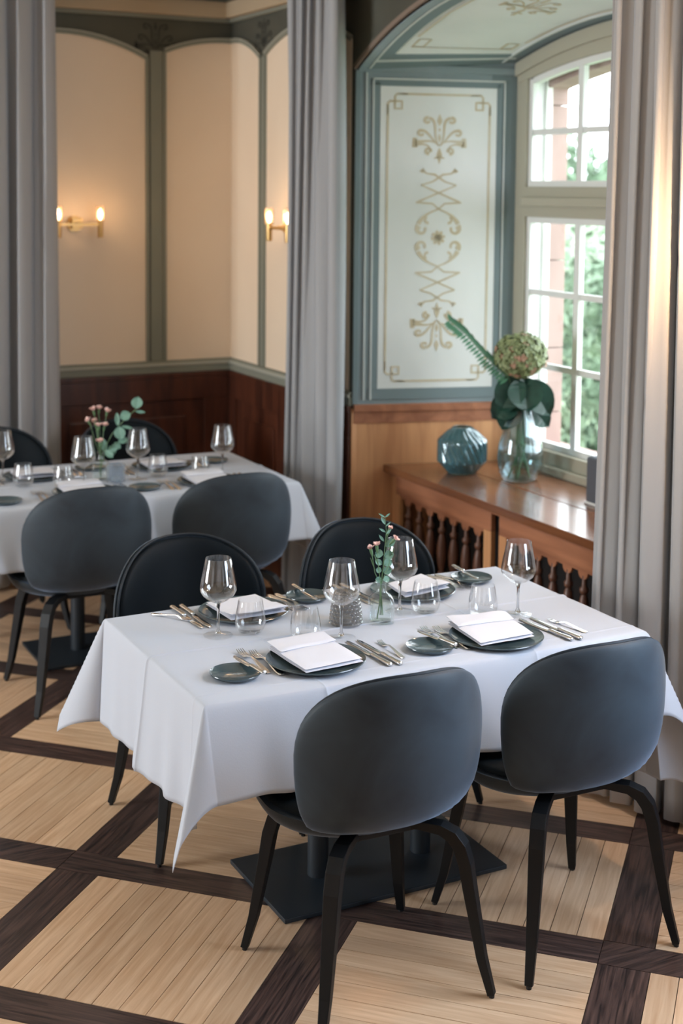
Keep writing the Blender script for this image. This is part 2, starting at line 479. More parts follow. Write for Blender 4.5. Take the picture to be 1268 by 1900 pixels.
# dado moulding, cornice
for nm, (a, b), m, wl in (('y', (XL, XW), 0, wall_back), ('x', (RY0, YB), 0, wall_right), ('x', (YF, RY1), 0, wall_right)):
    def bb(z0, z1, d, mm, name):
        if nm == 'y': MB().box((a, YB - d, z0), (b, YB, z1)).obj(name, M[mm], wl, bevel=0.004)
        else: MB().box((XW - d, a, z0), (XW, b, z1)).obj(name, M[mm], wl, bevel=0.004)
    bb(1.012, 1.078, 0.022, 'trim_grey', 'dado_moulding')
    bb(1.050, 1.068, 0.028, 'trim_light', 'dado_pale_line')  # paler grey line along the dado
    bb(2.925, 2.945, 0.03, 'trim_grey', 'cornice_lower')
    bb(2.945, 3.03, 0.06, 'cornice', 'cornice')
    bb(3.03, 3.15, 0.10, 'wall_green', 'cornice_upper')
    # panelling
    bb(0.0, 1.0, 0.012, 'mahog', 'wainscot')
    bb(0.985, 1.012, 0.03, 'mahog', 'wainscot_cap')
    bb(0.86, 0.985, 0.026, 'mahog', 'wainscot_rail')
    bb(0.0, 0.12, 0.03, 'mahog', 'skirting')
for k, x in enumerate((2.93, 1.95, 0.97, -0.01, -1.0, -2.0)):
    MB().box((x - 0.05, YB - 0.026, 0.12), (x + (0.12 if k == 0 else 0.05), YB, 0.86)).obj('wainscot_stile', M['mahog'], wall_back, bevel=0.003)
    MB().box((x - 0.82, YB - 0.022, 0.24), (x - 0.16, YB, 0.77)).obj('wainscot_panel', M['mahog'], wall_back, bevel=0.008)
for y in (7.24, 6.55, 5.88):
    MB().box((XW - 0.026, y - 0.05, 0.12), (XW, y + 0.07, 0.86)).obj('wainscot_stile', M['mahog'], wall_right, bevel=0.003)
for ya, yb in ((6.68, 7.10), (6.0, 6.42)):
    MB().box((XW - 0.022, ya, 0.24), (XW, yb, 0.77)).obj('wainscot_panel', M['mahog'], wall_right, bevel=0.008)


# ---- painted ornament helper: ribbons in a plane
def ribbons(lines, O, ex, ez, n, name, m, parent, th=0.0012):
    """lines: (pts2d, widths)"""
    O, ex, ez, n = map(Vector, (O, ex, ez, n)); mb = MB()
    for pts, wd in lines:
        P = [O + ex * a + ez * b for a, b in pts]; k = len(P)
        ws = wd if isinstance(wd, (list, tuple)) else [wd] * k
        if len(ws) != k:
            ws = [np.interp(i / (k - 1), np.linspace(0, 1, len(ws)), ws) for i in range(k)]
        L, Rr = [], []
        for i in range(k):
            t = (P[min(i + 1, k - 1)] - P[max(i - 1, 0)])
            if t.length < 1e-9: t = ex.copy()
            s = t.normalized().cross(n) * ws[i] / 2
            L.append(P[i] + s); Rr.append(P[i] - s)
        for i in range(k - 1):
            mb.hexa([L[i], L[i + 1], Rr[i + 1], Rr[i]], n * th)
    return mb.obj(name, m, parent)


def arcp(cx, cy, r, a0, a1, n=10, rx=None):
    rx = rx or r
    return [(cx + rx * cos(math.radians(a0 + (a1 - a0) * i / n)), cy + r * sin(math.radians(a0 + (a1 - a0) * i / n))) for i in range(n + 1)]


def bez(p0, p1, p2, p3, n=10):
    out = []
    for i in range(n + 1):
        t = i / n; u = 1 - t
        out.append(tuple(u ** 3 * a + 3 * u * u * t * b + 3 * u * t * t * c + t ** 3 * d for a, b, c, d in zip(p0, p1, p2, p3)))
    return out


def palmette(cx, cy, s=1.0, up=1, sx=1.0):
    L = []
    def T(pts, mx=1): return [(cx + mx * sx * s * a, cy + up * s * b) for a, b in pts]
    L.append((T([(0, .055), (0, .075), (0, .105)]), [0.002, 0.018 * s, 0.001]))
    L.append((T([(0, -.045), (0, -.075), (0, -.115)]), [0.004, 0.020 * s, 0.001]))
    L.append((T([(-.022, -.09), (0, -.082), (.022, -.09)]), [0.003, 0.01 * s, 0.003]))
    L.append((T([(0, .03), (0, .042)]), [0.006 * s, 0.006 * s]))
    L.append((T([(0, .018), (0, .0), (0, -.02)]), [0.002, 0.011 * s, 0.001]))
    for mx in (1, -1):
        L.append((T(bez((.002, -.035), (.035, .01), (.0, .08), (.045, .088)), mx), [0.004, 0.006 * s, 0.008 * s, 0.010 * s]))
        L.append((T(arcp(.052, .078, .011, 110, -160, 8), mx), [0.012 * s, 0.008 * s]))
        L.append((T(bez((.002, -.035), (.04, .0), (.045, .03), (.075, .033)), mx), [0.004, 0.007 * s, 0.009 * s]))
        L.append((T(arcp(.078, .022, .011, 110, -160, 8), mx), [0.011 * s, 0.007 * s]))
        L.append((T(bez((.02, -.02), (.05, -.005), (.075, -.022), (.105, -.018)), mx), [0.004, 0.008 * s, 0.016 * s]))
        L.append((T([(.103, .0), (.103, -.042)], mx), [0.014 * s, 0.018 * s]))
        L.append((T(bez((.105, -.035), (.07, -.02), (.03, -.03), (.042, -.065)), mx), [0.010 * s, 0.005 * s, 0.007 * s]))
        L.append((T(arcp(.045, -.058, .012, 200, -100, 8), mx), [0.006 * s, 0.012 * s]))
    return L


def meander(cx, cy, qx, qy, s=0.055):
    """square knot in a corner; qx,qy = +-1 point into the panel"""
    a = s * 0.45
    def q(x, y): return (cx + qx * x, cy + qy * y)
    return [([q(a, a), q(2 * a, a), q(2 * a, 2 * a), q(a, 2 * a), q(a, a * 0.96)], 0.009),
            ([q(0, 2.2 * a + .02), q(0, 1.3 * a), q(a * .3, a * 1.0), q(a, a)], 0.008),
            ([q(2.2 * a + .02, 0), q(1.3 * a, 0), q(a, a * .3), q(a, a)], 0.008)]


# frieze ornaments between the arches
for (O, ex, n, par) in (((2.604, YB - .002, 2.80), (1, 0, 0), (0, -1, 0), wall_back), ((1.56, YB - .002, 2.80), (1, 0, 0), (0, -1, 0), wall_back),
                        ((XW - .002, 6.878, 2.80), (0, -1, 0), (-1, 0, 0), wall_right)):
    ribbons(palmette(0, 0.0, 1.05), O, ex, (0, 0, 1), n, 'frieze_ornament', M['orn_dark'], par)

# ---- window recess
A15 = math.radians(-15)
RD = Vector((cos(A15), sin(A15), 0)); RN = Vector((sin(A15), -cos(A15), 0))   # along reveal, normal into recess
RL = 0.75 / cos(A15)
ZSP = 2.60
def RV(t, z, d=0.0): return Vector((XW, RY0, z)) + RD * t + RN * d
rec = MB()
rec.hexa([RV(0, 0), RV(RL + 0.1, 0), RV(RL + 0.1, 2.75), RV(0, 2.75)], -RN * 0.12)
recess = struct(rec.obj('wall_recess_far', M['reveal']))
# near reveal (mirror), out of sight behind the curtain
def RVm(t, z, d=0.0):
    p = RV(t, z, d); return Vector((p.x, 2 * YC - p.y, p.z))
recm = struct(MB().hexa([RVm(0, 0), RVm(RL + .1, 0), RVm(RL + .1, 2.75), RVm(0, 2.75)], Vector((RN.x, -RN.y, 0)) * -0.12).obj('wall_recess_near', M['reveal']))
MB().hexa([RVm(.11, 1.09), RVm(.68, 1.09), RVm(.68, 2.50), RVm(.11, 2.50)], Vector((RN.x, -RN.y, 0)) * 0.004).obj('painted_panel', M['panel_pale'], recm)


def rbox(t0, t1, z0, z1, d, m, name, par=recess, bev=0.0):
    return MB().hexa([RV(t0, z0), RV(t1, z0), RV(t1, z1), RV(t0, z1)], RN * d).obj(name, M[m], par, bevel=bev)


rbox(0.115, 0.678, 1.092, 2.502, 0.004, 'panel_pale', 'painted_panel')
rbox(0.655, RL + .02, 1.09, 2.60, 0.003, 'reveal_dk', 'window_end_band')  # band in the darker paint at the window end
rbox(0.115 - .045, 0.678 + .03, 1.04, 1.09, 0.008, 'reveal_dk', 'lower_band', bev=.003)
rbox(0.115 - .045, 0.678 + .03, 2.505, 2.53, 0.006, 'reveal_dk', 'upper_band')
rbox(0.085, 0.113, 1.09, 2.52, 0.006, 'reveal_dk', 'side_band')
rbox(0.680, 0.705, 1.09, 2.52, 0.006, 'reveal_dk', 'side_band')
for t in (0.045, 0.078, 0.712):
    rbox(t, t + 0.007, 1.04, 2.56 if t < .06 else 2.535, 0.009, 'line_white', 'painted_line')
rbox(0.078, 0.719, 2.530, 2.538, 0.009, 'line_white', 'painted_line')
rbox(0.0, RL, 2.565, 2.60, 0.012, 'reveal', 'impost_band', bev=.004)
rbox(-0.005, 0.02, 1.02, 2.59, 0.010, 'reveal_dk', 'edge_moulding', bev=.003)
# wood below
rbox(0.0, RL, 0.0, 1.0, 0.006, 'walnut', 'wood_panel')
rbox(0.0, RL, 0.985, 1.02, 0.022, 'walnut_h', 'wood_cap', bev=.004)
rbox(0.0, RL, 0.93, 0.985, 0.012, 'walnut_h', 'wood_top_rail', bev=.002)
MB().box((XW - 0.012, RY0 - 0.01, 0), (XW + 0.02, RY0 + 0.05, 1.0)).obj('corner_post', M['walnut'], recess, bevel=.003)

# ornament on the reveal panel; panel local coords a along RD (0..0.563), b up from 1.092 (0..1.41)
OR = RV(0.115, 1.092, 0.0045)
cxp = 0.285
L = []
L += palmette(cxp, 1.41 - 0.235, 1.05, 1, 1.1)
L += palmette(cxp, 0.285, 1.05, -1, 1.1)


def P2(x, y):   # picture position inside panel -> local, y measured 0 top..1 bottom
    return (x * 0.563, (1 - y) * 1.41)


for up in (1, -1):
    mid = 0.705
    def q(a, b): return (cxp + a, mid + up * b + 0.005)
    for mx in (1, -1):
        L.append(([q(mx * .082, .318), q(mx * .06, .300), q(mx * .02, .295), q(-mx * .03, .262), q(-mx * .085, .246)], [0.012, .006, .008, .006, .005]))
        L.append(([q(mx * .085, .246), q(-mx * .10, .168)], [0.005, .007]))
        L.append(([q(mx * .11, .165), q(mx * .03, .16), q(0, .135)], [0.007, .005]))
        L.append((bez(q(0, .135), q(mx * .03, .12), q(mx * .06, .12), q(mx * .098, .065)), [0.005, .006, .016]))
        L.append(([q(*p) for p in [(mx * (.082 + .020 * cos(a)), .040 + .020 * sin(a)) for a in np.linspace(.9, -3.6, 10)]], [0.022, .010, .008]))
        L.append(([q(*p) for p in [(mx * (.050 + .014 * cos(a)), .083 + .014 * sin(a)) for a in np.linspace(1.2, -1.8, 8)]], [0.006, .010]))
        L.append(([q(mx * .085, .318), q(mx * .075, .305)], [0.02, .008]))
for k in range(8):
    a = k * PI / 4 + .2
    L.append(([(cxp, .71), (cxp + .034 * cos(a), .71 + .034 * sin(a))], [0.018, .010]))
# frame lines
e = 0.035
Wd, Hg = 0.563, 1.41
kk = .075
L += [([(e, kk + .01), (e, Hg - kk - .01)], 0.008), ([(Wd - e, kk + .01), (Wd - e, Hg - kk - .01)], 0.008),
      ([(kk + .01, e), (Wd - kk - .01, e)], 0.008), ([(kk + .01, Hg - e), (Wd - kk - .01, Hg - e)], 0.008)]
for (x, y, qx, qy) in ((e, e, 1, 1), (Wd - e, e, -1, 1), (e, Hg - e, 1, -1), (Wd - e, Hg - e, -1, -1)):
    L += meander(x, y, qx, qy, .075)
L = [(p, [x * 1.3 for x in w_] if isinstance(w_, list) else w_ * 1.25) for p, w_ in L]
ribbons(L, OR, RD, (0, 0, 1), RN, 'stencil_ornament', M['stencil'], recess)

# soffit: ruled surface from front arch to rear arch
HB = (2 * YC - RV(RL, 0).y, RV(RL, 0).y)     # rear Y range
def SO(s, r, d=0.0):   # s in 0..1 across (0 = far side), r in 0..1 front to rear
    yf = RY0 + (RY1 - RY0) * s; yb = HB[1] + (HB[0] - HB[1]) * s
    zf = arch_f(yf); zb = arch_b(yb)
    return Vector((XW + 0.75 * r, yf + (yb - yf) * r, zf + (zb - zf) * r - d))


def sostrip(s0, s1, r0, r1, d0, d1, m, name, par, n=28, k=4):
    mb = MB(); V = []; F = []
    for a in range(n + 1):
        for b in range(k + 1):
            s = s0 + (s1 - s0) * a / n; r = r0 + (r1 - r0) * b / k
            V.append(SO(s, r, d1))
    for a in range(n):
        for b in range(k):
            F.append((a * (k + 1) + b, (a + 1) * (k + 1) + b, (a + 1) * (k + 1) + b + 1, a * (k + 1) + b + 1))
    nb = len(V); V += [v + Vector((0, 0, d1 - d0)) for v in V]
    F += [tuple(i + nb for i in reversed(f)) for f in F]
    for a in range(n):
        for b in (0, k):
            i = a * (k + 1) + b; j = i + k + 1; F.append((i, j, j + nb, i + nb))
    for a in (0, n):
        for b in range(k):
            i = a * (k + 1) + b; F.append((i, i + 1, i + 1 + nb, i + nb))
    mb.add(V, F); return mb.obj(name, M[m], par, smooth=True)


soff = struct(sostrip(-.02, 1.02, .004, 1.06, -0.14, 0.0, 'panel_pale', 'ceiling_recess', None))
sostrip(0, 1, 0.0, 0.15, -0.002, 0.006, 'reveal_dk', 'front_band', soff, k=1)
sostrip(0, 1, 0.0, 0.05, -0.002, 0.010, 'reveal', 'front_edge', soff, k=1)
sostrip(0.01, .99, 0.062, 0.075, -0.002, 0.009, 'line_white', 'painted_line', soff, k=1)
sostrip(0, 1, 0.90, 1.02, -0.002, 0.006, 'reveal_dk', 'rear_band', soff, k=1)
sostrip(0.01, .99, 0.885, 0.90, -0.002, 0.009, 'line_white', 'painted_line', soff, k=1)
sostrip(0, 0.055, 0.0, 1.0, -0.002, 0.006, 'reveal_dk', 'spring_band', soff, n=4, k=4)
sostrip(0.032, 0.038, 0.06, 0.94, -0.002, 0.009, 'line_white', 'painted_line', soff, n=2, k=4)
sostrip(0.945, 1, 0.0, 1.0, -0.002, 0.006, 'reveal_dk', 'spring_band', soff, n=4, k=4)
# soffit ornament
sl = MB()
def soline(pts, wd):
    n = 6; Q = []
    for a, b in zip(pts, pts[1:]):
        for i in range(n): Q.append((a[0] + (b[0] - a[0]) * i / n, a[1] + (b[1] - a[1]) * i / n))
    Q.append(pts[-1]); P = [SO(s, r, .0012) for s, r in Q]
    for i in range(len(P) - 1):
        t = (P[i + 1] - P[i]).normalized(); s = t.cross(Vector((0, 0, 1))).normalized() * wd / 2
        sl.hexa([P[i] + s, P[i + 1] + s, P[i + 1] - s, P[i] - s], (0, 0, -.0015))
for (s0, r0, s1, r1) in ((.085, .21, .085, .84), (.13, .19, .87, .19), (.13, .86, .87, .86), (.915, .21, .915, .84)):
    soline([(s0, r0), (s1, r1)], 0.009)
for s in (.1, .9):
    for r in (.25, .80):
        soline([(s - .012, r - .035), (s + .02, r - .035), (s + .02, r + .035), (s - .012, r + .035), (s - .012, r - .035)], .010)
for c, ss, rs in ((.36, .55, 1.5), (.64, .55, 1.5)):
    for pts, wd in palmette(0, 0, 1.0):
        w0 = max(wd) if isinstance(wd, (list, tuple)) else wd
        soline([(c + (b * .62) * (1 if c < .5 else -1), .52 + a * 1.5) for a, b in pts], max(.006, w0 * .9))
sl.obj('stencil_ornament', M['stencil'], soff)
# arch edge moulding on the room side
arcs = [(XW - .002, RY0 + (RY1 - RY0) * i / 30, arch_f(RY0 + (RY1 - RY0) * i / 30)) for i in range(31)]
strip('arch_edge_moulding', [(x, y, z + .012) for x, y, z in arcs], (-1, 0, 0), 0.02, 0.014, M['line_brown'], wall_right)
strip('arch_edge_band', [(x, y, z + .035) for x, y, z in arcs], (-1, 0, 0), 0.022, 0.008, M['wall_green'], wall_right)

# ---- window
XWI = 3.80
win = struct(empty('window_1', (XWI, YC, 0.735)))
def wb(y0, y1, z0, z1, x0, x1, m, name, par=win, bev=0.004):
    mb = MB().box((x0 - XWI, y0 - YC, z0 - .735), (x1 - XWI, y1 - YC, z1 - .735)); return mb.obj(name, M[m], par, bevel=bev)


YO, YI = 5.62, 5.545     # outer / inner edge of frame, far side
def ym(y): return 2 * YC - y
def arc_o(y): return 2.716 - .163 * (y - YC) ** 2
def arc_i(y): return 2.632 - .13 * (y - YC) ** 2
for s in (1, -1):
    a, b = (YI, YO + .05) if s == 1 else (ym(YO) - .05, ym(YI))
    wb(a, b, .735, 2.66, XWI, XWI + .07, 'frame', 'jamb')
wb(ym(YO), YO, .735, .835, XWI - .02, XWI + .07, 'frame', 'sill_rail')
wb(ym(YO) + .02, YO - .02, .735, .775, XWI - .055, XWI, 'frame', 'sill_moulding', bev=.008)
wb(ym(YI), YI, 1.905, 2.045, XWI - .005, XWI + .07, 'frame', 'transom')
wb(ym(YI) + .0, YI, 1.955, 1.998, XWI - .03, XWI, 'frame', 'transom_moulding', bev=.008)
wb(YC - .045, YC + .045, .83, 2.63, XWI, XWI + .07, 'frame', 'mullion')
hd = MB(); K = 24
for i in range(K):
    a = ym(YO) + (2 * (YO - YC)) * i / K; b = ym(YO) + (2 * (YO - YC)) * (i + 1) / K
    q = [(0, a - YC, arc_i(a) - .735), (0, b - YC, arc_i(b) - .735), (0, b - YC, arch_b(b) - .735 + .03), (0, a - YC, arch_b(a) - .735 + .03)]
    hd.hexa([(-.005, b_, c_) for a_, b_, c_ in q], (.07, 0, 0))
hd.obj('arched_head', M['frame'], win)
hd = MB()
for i in range(K):
    a = ym(YO) + (2 * (YO - YC)) * i / K; b = ym(YO) + (2 * (YO - YC)) * (i + 1) / K
    hd.hexa([(-.02, a - YC, arc_o(a) - .735 - .025), (-.02, b - YC, arc_o(b) - .735 - .025), (-.02, b - YC, arc_o(b) - .735 + .035), (-.02, a - YC, arc_o(a) - .735 + .035)], (.03, 0, 0))
hd.obj('head_moulding', M['frame'], win)
# two layers of white sashes with glazing bars (inner and storm window)
for layer, (x0, x1) in enumerate(((XWI + .015, XWI + .05),)):
    sash = empty('sash' if layer == 0 else 'storm_sash', (0, 0, 0), parent=win)
    for (ya, yb) in ((YC + .045, YI), (ym(YI), YC - .045)):
        for (za, zb, top) in ((.835, 1.905, False), (2.045, 2.62, True)):
            sb = MB(); iw = .028
            def q(y0, y1, z0, z1, d=0): sb.box((x0 - XWI + d, y0 - YC, z0 - .735), (x1 - XWI - d, y1 - YC, z1 - .735))
            ztop = zb if not top else None
            def zt(y): return arc_i(y) if top else zb
            q(ya, ya + iw, za, zt(ya) - .0); q(yb - iw, yb, za, zt(yb) + .0); q(ya + iw, yb - iw, za, za + iw)
            if not top: q(ya + iw, yb - iw, zb - iw, zb)
            else:
                for i in range(6):
                    p0 = ya + iw + (yb - ya - 2 * iw) * i / 6; p1 = ya + iw + (yb - ya - 2 * iw) * (i + 1) / 6
                    sb.hexa([(x0 - XWI, p0 - YC, zt(p0) - .735 - iw), (x0 - XWI, p1 - YC, zt(p1) - .735 - iw), (x0 - XWI, p1 - YC, zt(p1) - .735 + .01), (x0 - XWI, p0 - YC, zt(p0) - .735 + .01)], (x1 - x0, 0, 0))
            sb.obj('sash_frame', M['sash_white'], sash, bevel=0)
            mid = (ya + yb) / 2 + 0.0
            gb = MB(); gb.box((x0 - XWI + .004, mid - .019 - YC, za + iw - .735), (x1 - XWI - .004, mid + .019 - YC, zt(mid) - iw - .735))
            gb.obj('glazing_bar', M['sash_white'], sash)
            zs = (1.214, 1.554) if not top else (2.297,)
            for z in zs:
                MB().box((x0 - XWI + .008, ya + iw - YC, z - .735 - .014), (x1 - XWI - .008, yb - iw - YC, z - .735 + .014)).obj('glazing_bar', M['sash_white'], sash)
            zl = [za] + list(zs) + [None]
            for (pa, pb) in ((ya, mid), (mid, yb)):
                for zi in range(len(zl) - 1):
                    z0 = zl[zi]; xx = (x0 + x1) / 2 - XWI
                    t0 = zl[zi + 1] if zl[zi + 1] else zt(pa); t1 = zl[zi + 1] if zl[zi + 1] else zt(pb)
                    mesh('pane', [(xx, pa - YC, z0 - .735), (xx, pb - YC, z0 - .735), (xx, pb - YC, t1 - .735), (xx, pa - YC, t0 - .735)], [(0, 1, 2, 3)], M['pane'], sash)
for s_ in (1, -1):
    for k, (xa, xb, dy) in enumerate(((.07, .10, .0), (.10, .135, .018))):
        MB().box((xa, min(s_ * (YI - YC - dy), s_ * (YI - YC + .1)), .06), (xb, max(s_ * (YI - YC - dy), s_ * (YI - YC + .1)), 1.88)).obj('outer_lining', M['sash_white'], win, bevel=.003)
# handle
MB().box((-.03, -.01, .72), (-.005, .01, .80)).obj('window_handle', M['brass'], win, bevel=.003)
# outside stone surround (blocks) and sill
stone = struct(empty('wall_outside', (4.0, YC, 0)))
for s in (1, -1):
    z = .55
    k = 0
    while z < 2.6:
        h = (.42, .31)[k % 2]; yi = .82
        MB().box((-.09, s * yi if s > 0 else -yi - .5, z), (.035, yi + .5 if s > 0 else s * yi, min(z + h - .004, 2.62))).obj('stone_block', M['sandstone'], stone, bevel=.003)
        z += h; k += 1
MB().box((-.09, -1.4, .35), (.10, 1.4, .80)).obj('stone_sill', M['sandstone'], stone, bevel=.005)
ah = MB(); 
for i in range(16):
    a = -1.3 + 2.6 * i / 16; b = a + 2.6 / 16
    za = 2.60 - .14 * a * a if abs(a) < .85 else 2.4; zb = 2.60 - .14 * b * b if abs(b) < .85 else 2.4
    ah.hexa([(-.09, a, za), (-.09, b, zb), (-.09, b, 3.4), (-.09, a, 3.4)], (.125, 0, 0))
ah.obj('stone_lintel', M['sandstone'], stone)
MB().box((-.09, 1.3, -2), (.1, 6, 3.6)).box((-.09, -9, -2), (.1, -1.3, 3.6)).box((-.09, -1.4, -2), (.1, 1.4, .36)).obj('stone_wall', M['sandstone'], stone)

# ------------------------------------------------------------------ LEDGE CABINET with balusters
cab = empty('window_seat_cabinet', (3.2, YC, 0))
tag(cab, 'long reddish wood radiator cabinet with turned baluster doors under the window', 'cabinet')
ya, yb = 2 * YC - 5.77, 5.77
def cb(y0, y1, z0, z1, x0, x1, m, name, par=cab, bev=.003):
    return MB().box((x0 - 3.2, y0 - YC, z0), (x1 - 3.2, y1 - YC, z1)).obj(name, M[m], par, bevel=bev)
top = MB()
sl_ = 0.268
for i, (xa, xb) in enumerate(((3.185, 3.47), (3.473, 3.745))):
    off = lambda x: (x - 3.185) * sl_
    t = MB().hexa([(xa - 3.2, ya + off(xa) - YC + .01, .70), (xb - 3.2, ya + off(xb) - YC + .01, .70), (xb - 3.2, yb - off(xb) - YC + .005, .70), (xa - 3.2, yb - off(xa) - YC + .005, .70)], (0, 0, .035))
    t.obj('top_board', M['ledge'], cab, bevel=.004)
cb(ya + .02, yb - .03, .688, .702, 3.20, 3.30, 'walnut_h', 'top_moulding')
cb(ya + .03, yb - .05, .62, .69, 3.245, 3.27, 'dark', 'upper_frame')  # wears the cavity's painted-in shade
cb(ya + .05, yb - .05, 0.0, .06, 3.225, 3.26, 'walnut_h', 'plinth')
mb = MB().box((.17, ya + .1 - YC, .0), (.19, yb - .1 - YC, .69)); mb.obj('inner_back', M['dark'], cab)  # dark sheet behind the balusters, interior shade put into its colour
cb(yb - .085, yb - .015, 0, .69, 3.222, 3.26, 'walnut', 'end_post')
bal_prof = [(.006, 0), (.012, .004), (.013, .02), (.009, .028), (.015, .045), (.018, .075), (.021, .11), (.019, .15), (.013, .19), (.010, .205), (.017, .215), (.017, .228), (.010, .238),
            (.013, .255), (.019, .295), (.021, .335), (.018, .375), (.014, .405), (.009, .42), (.015, .43), (.016, .445), (.009, .455), (.008, .50)]
# baluster mesh mirrored so that its belly sits below the top bead
bal = None
door = None
for di, (d1, d0) in enumerate(((5.695, 4.885), (4.825, 3.945), (3.885, 3.68))):
    dr = empty('baluster_door', (.0, d0 - YC, 0), parent=cab)
    wdt = d1 - d0
    def db(y0, y1, z0, z1, m, name, x0=.012, x1=.036, bev=.003):
        return MB().box((x0, y0, z0), (x1, y1, z1)).obj(name, M[m], dr, bevel=bev)
    db(0, wdt, .605, .685, 'walnut_h', 'rail'); db(0, wdt, .065, .12, 'walnut_h', 'rail')
    db(0, .055, .12, .605, 'walnut', 'stile'); db(wdt - .03 if di == 0 else wdt - .055, wdt, .12, .605, 'walnut', 'stile')
    db(.055, wdt - .03, .588, .605, 'walnut_h', 'lobe_board', .020, .03)
    nb = max(1, round((wdt - .11) / .1))
    for k in range(nb):
        yy = .115 + k * .1
        if yy > wdt - .05: break
        MB().poly([(.020, yy + .030 * cos(a), .590 - .030 * sin(a)) for a in np.linspace(0, PI, 9)], (.01, 0, 0)).obj('lobe', M['walnut_h'], dr)
        if bal is None:
            bal = MB().lathe([(r * 1.15, z * .92) for r, z in bal_prof], 14).obj('baluster', M['baluster'], dr, smooth=True)
            o = bal
        else:
            o = bal.copy(); COL.objects.link(o); o.parent = dr
        o.location = (.028, yy, .115)

# ------------------------------------------------------------------ CURTAINS
def curtain(name, p0, p1, z0, z1, folds, amp, m, seed, label, hem=0.0, taper=0.0, thick=0.003, phases=None, gather=None):
    rnd = random.Random(seed)
    p0 = Vector(p0); p1 = Vector(p1); d = (p1 - p0); Lh = d.length; d.normalize(); n = Vector((-d.y, d.x))
    NU, NV = folds * 16, 40
    cs = [rnd.uniform(.6, 1.25) for _ in range(folds + 1)]; off = [rnd.uniform(-.3, .3) for _ in range(folds + 1)]
    V = []; F = []
    for j in range(NV + 1):
        fv = j / NV; z = z1 + (z0 - z1) * fv
        for i in range(NU + 1):
            u = i / NU; k = u * folds; ki = int(min(k, folds - 1)); fr = k - ki
            a = amp * (cs[ki] * (1 - fr) + cs[min(ki + 1, folds)] * fr) * (1 - .18 * sin(fv * 3 + ki))
            ph = 2 * PI * k + off[ki] * (1 - fr) + off[min(ki + 1, folds)] * fr
            lat = 0.22 * Lh / folds * sin(2 * ph + .4 + fv)      # rolled folds
            spread = (u - .5) * taper * fv
            w = d * (u * Lh + lat + spread) + n * (a * sin(ph + .5 * sin(fv * 2.2 + ki)) + .01 * sin(3 * fv + u * 7))
            V.append((p0.x + w.x, p0.y + w.y, z + (hem * sin(ph * .5 + 1) if j == NV else 0)))
    for j in range(NV):
        for i in range(NU):
            a = j * (NU + 1) + i; F.append((a, a + 1, a + NU + 2, a + NU + 1))
    o = mesh(name, V, F, m, smooth=True)
    md = o.modifiers.new('s', 'SOLIDIFY'); md.thickness = thick; md.offset = 0
    tag(o, label, 'curtain', 'grey floor length curtains')
    return o


curtain('curtain', (1.15, 6.98), (1.95, 6.98), 0.02, 3.08, 6, .055, M['curtain'], 3, 'grey curtain hanging at the back wall beside the wall lamp, cut by the picture edge')
curtain('curtain', (2.86, 6.16), (2.90, 5.67), 0.02, 3.08, 5, .045, M['curtain'], 5, 'grey curtain gathered between the beige corner alcove and the painted window recess', taper=.02)
curtain('curtain', (2.86, 3.735), (2.985, 3.33), 0.02, 3.08, 5, .036, M['curtain_w'], 9, 'grey curtain covering the near half of the window, lit warm at the picture edge', taper=.05)

# ------------------------------------------------------------------ WALL LAMPS
def sconce(x, y, ang, label, power):
    """local: wall behind +y, arm parallel x"""
    r = empty('wall_sconce', (x, y, 1.80), ang); tag(r, label, 'wall lamp', 'brass wall lamps with two candle lights')
    MB().box((-.028, -.075, .005), (.028, .0, .062)).obj('mounting_block', M['brass'], r, bevel=.004)
    MB().tube([(0, -.0, .03), (0, -.03, .03)], .042, 20).obj('back_plate', M['brass'], r, smooth=True)
    MB().box((-.115, -.119, .020), (.115, -.103, .036)).box((-.012, -.11, .02), (.012, -.07, .04)).obj('arm', M['brass'], r, bevel=.002)
    for s in (-1, 1):
        MB().lathe([(.0145, -.040), (.015, -.038), (.015, .045), (.021, .046), (.021, .05)], 16, (s * .112, -.111, 0)).obj('holder', M['brass'], r, smooth=True)
        g = MB().lathe([(.022, .05), (.022, .125), (.0205, .125), (.0205, .05)], 20, (s * .112, -.111, 0), cap=False, close=True).obj('glass_tube', M['lampglass'], r, smooth=True)
        MB().lathe([(.004, .052), (.010, .064), (.0125, .084), (.008, .102), (.001, .110)], 12, (s * .112, -.111, 0)).obj('bulb', M['bulb'], g, smooth=True)
        l = bpy.data.lights.new('lamp_light', 'POINT'); l.energy = power; l.color = (1.0, .66, .36); l.shadow_soft_size = .02
        lo = bpy.data.objects.new('lamp_light', l); COL.objects.link(lo); lo.parent = r; lo.location = (s * .112, -.128, .085)
    return r


sconce(2.147, YB, 0, 'brass two-light wall lamp on the beige panel beside the left curtain', 1.3)
sconce(XW, 6.44, -PI / 2, 'brass wall lamp half hidden by the middle curtain', 1.6)
sconce(XW, 3.11, -PI / 2, 'brass wall lamp beyond the curtain that glows warm at the edge', 26.0)
sconce(0.2, YB, 0, 'brass wall lamp further along the back wall, out of the picture', 1.6)

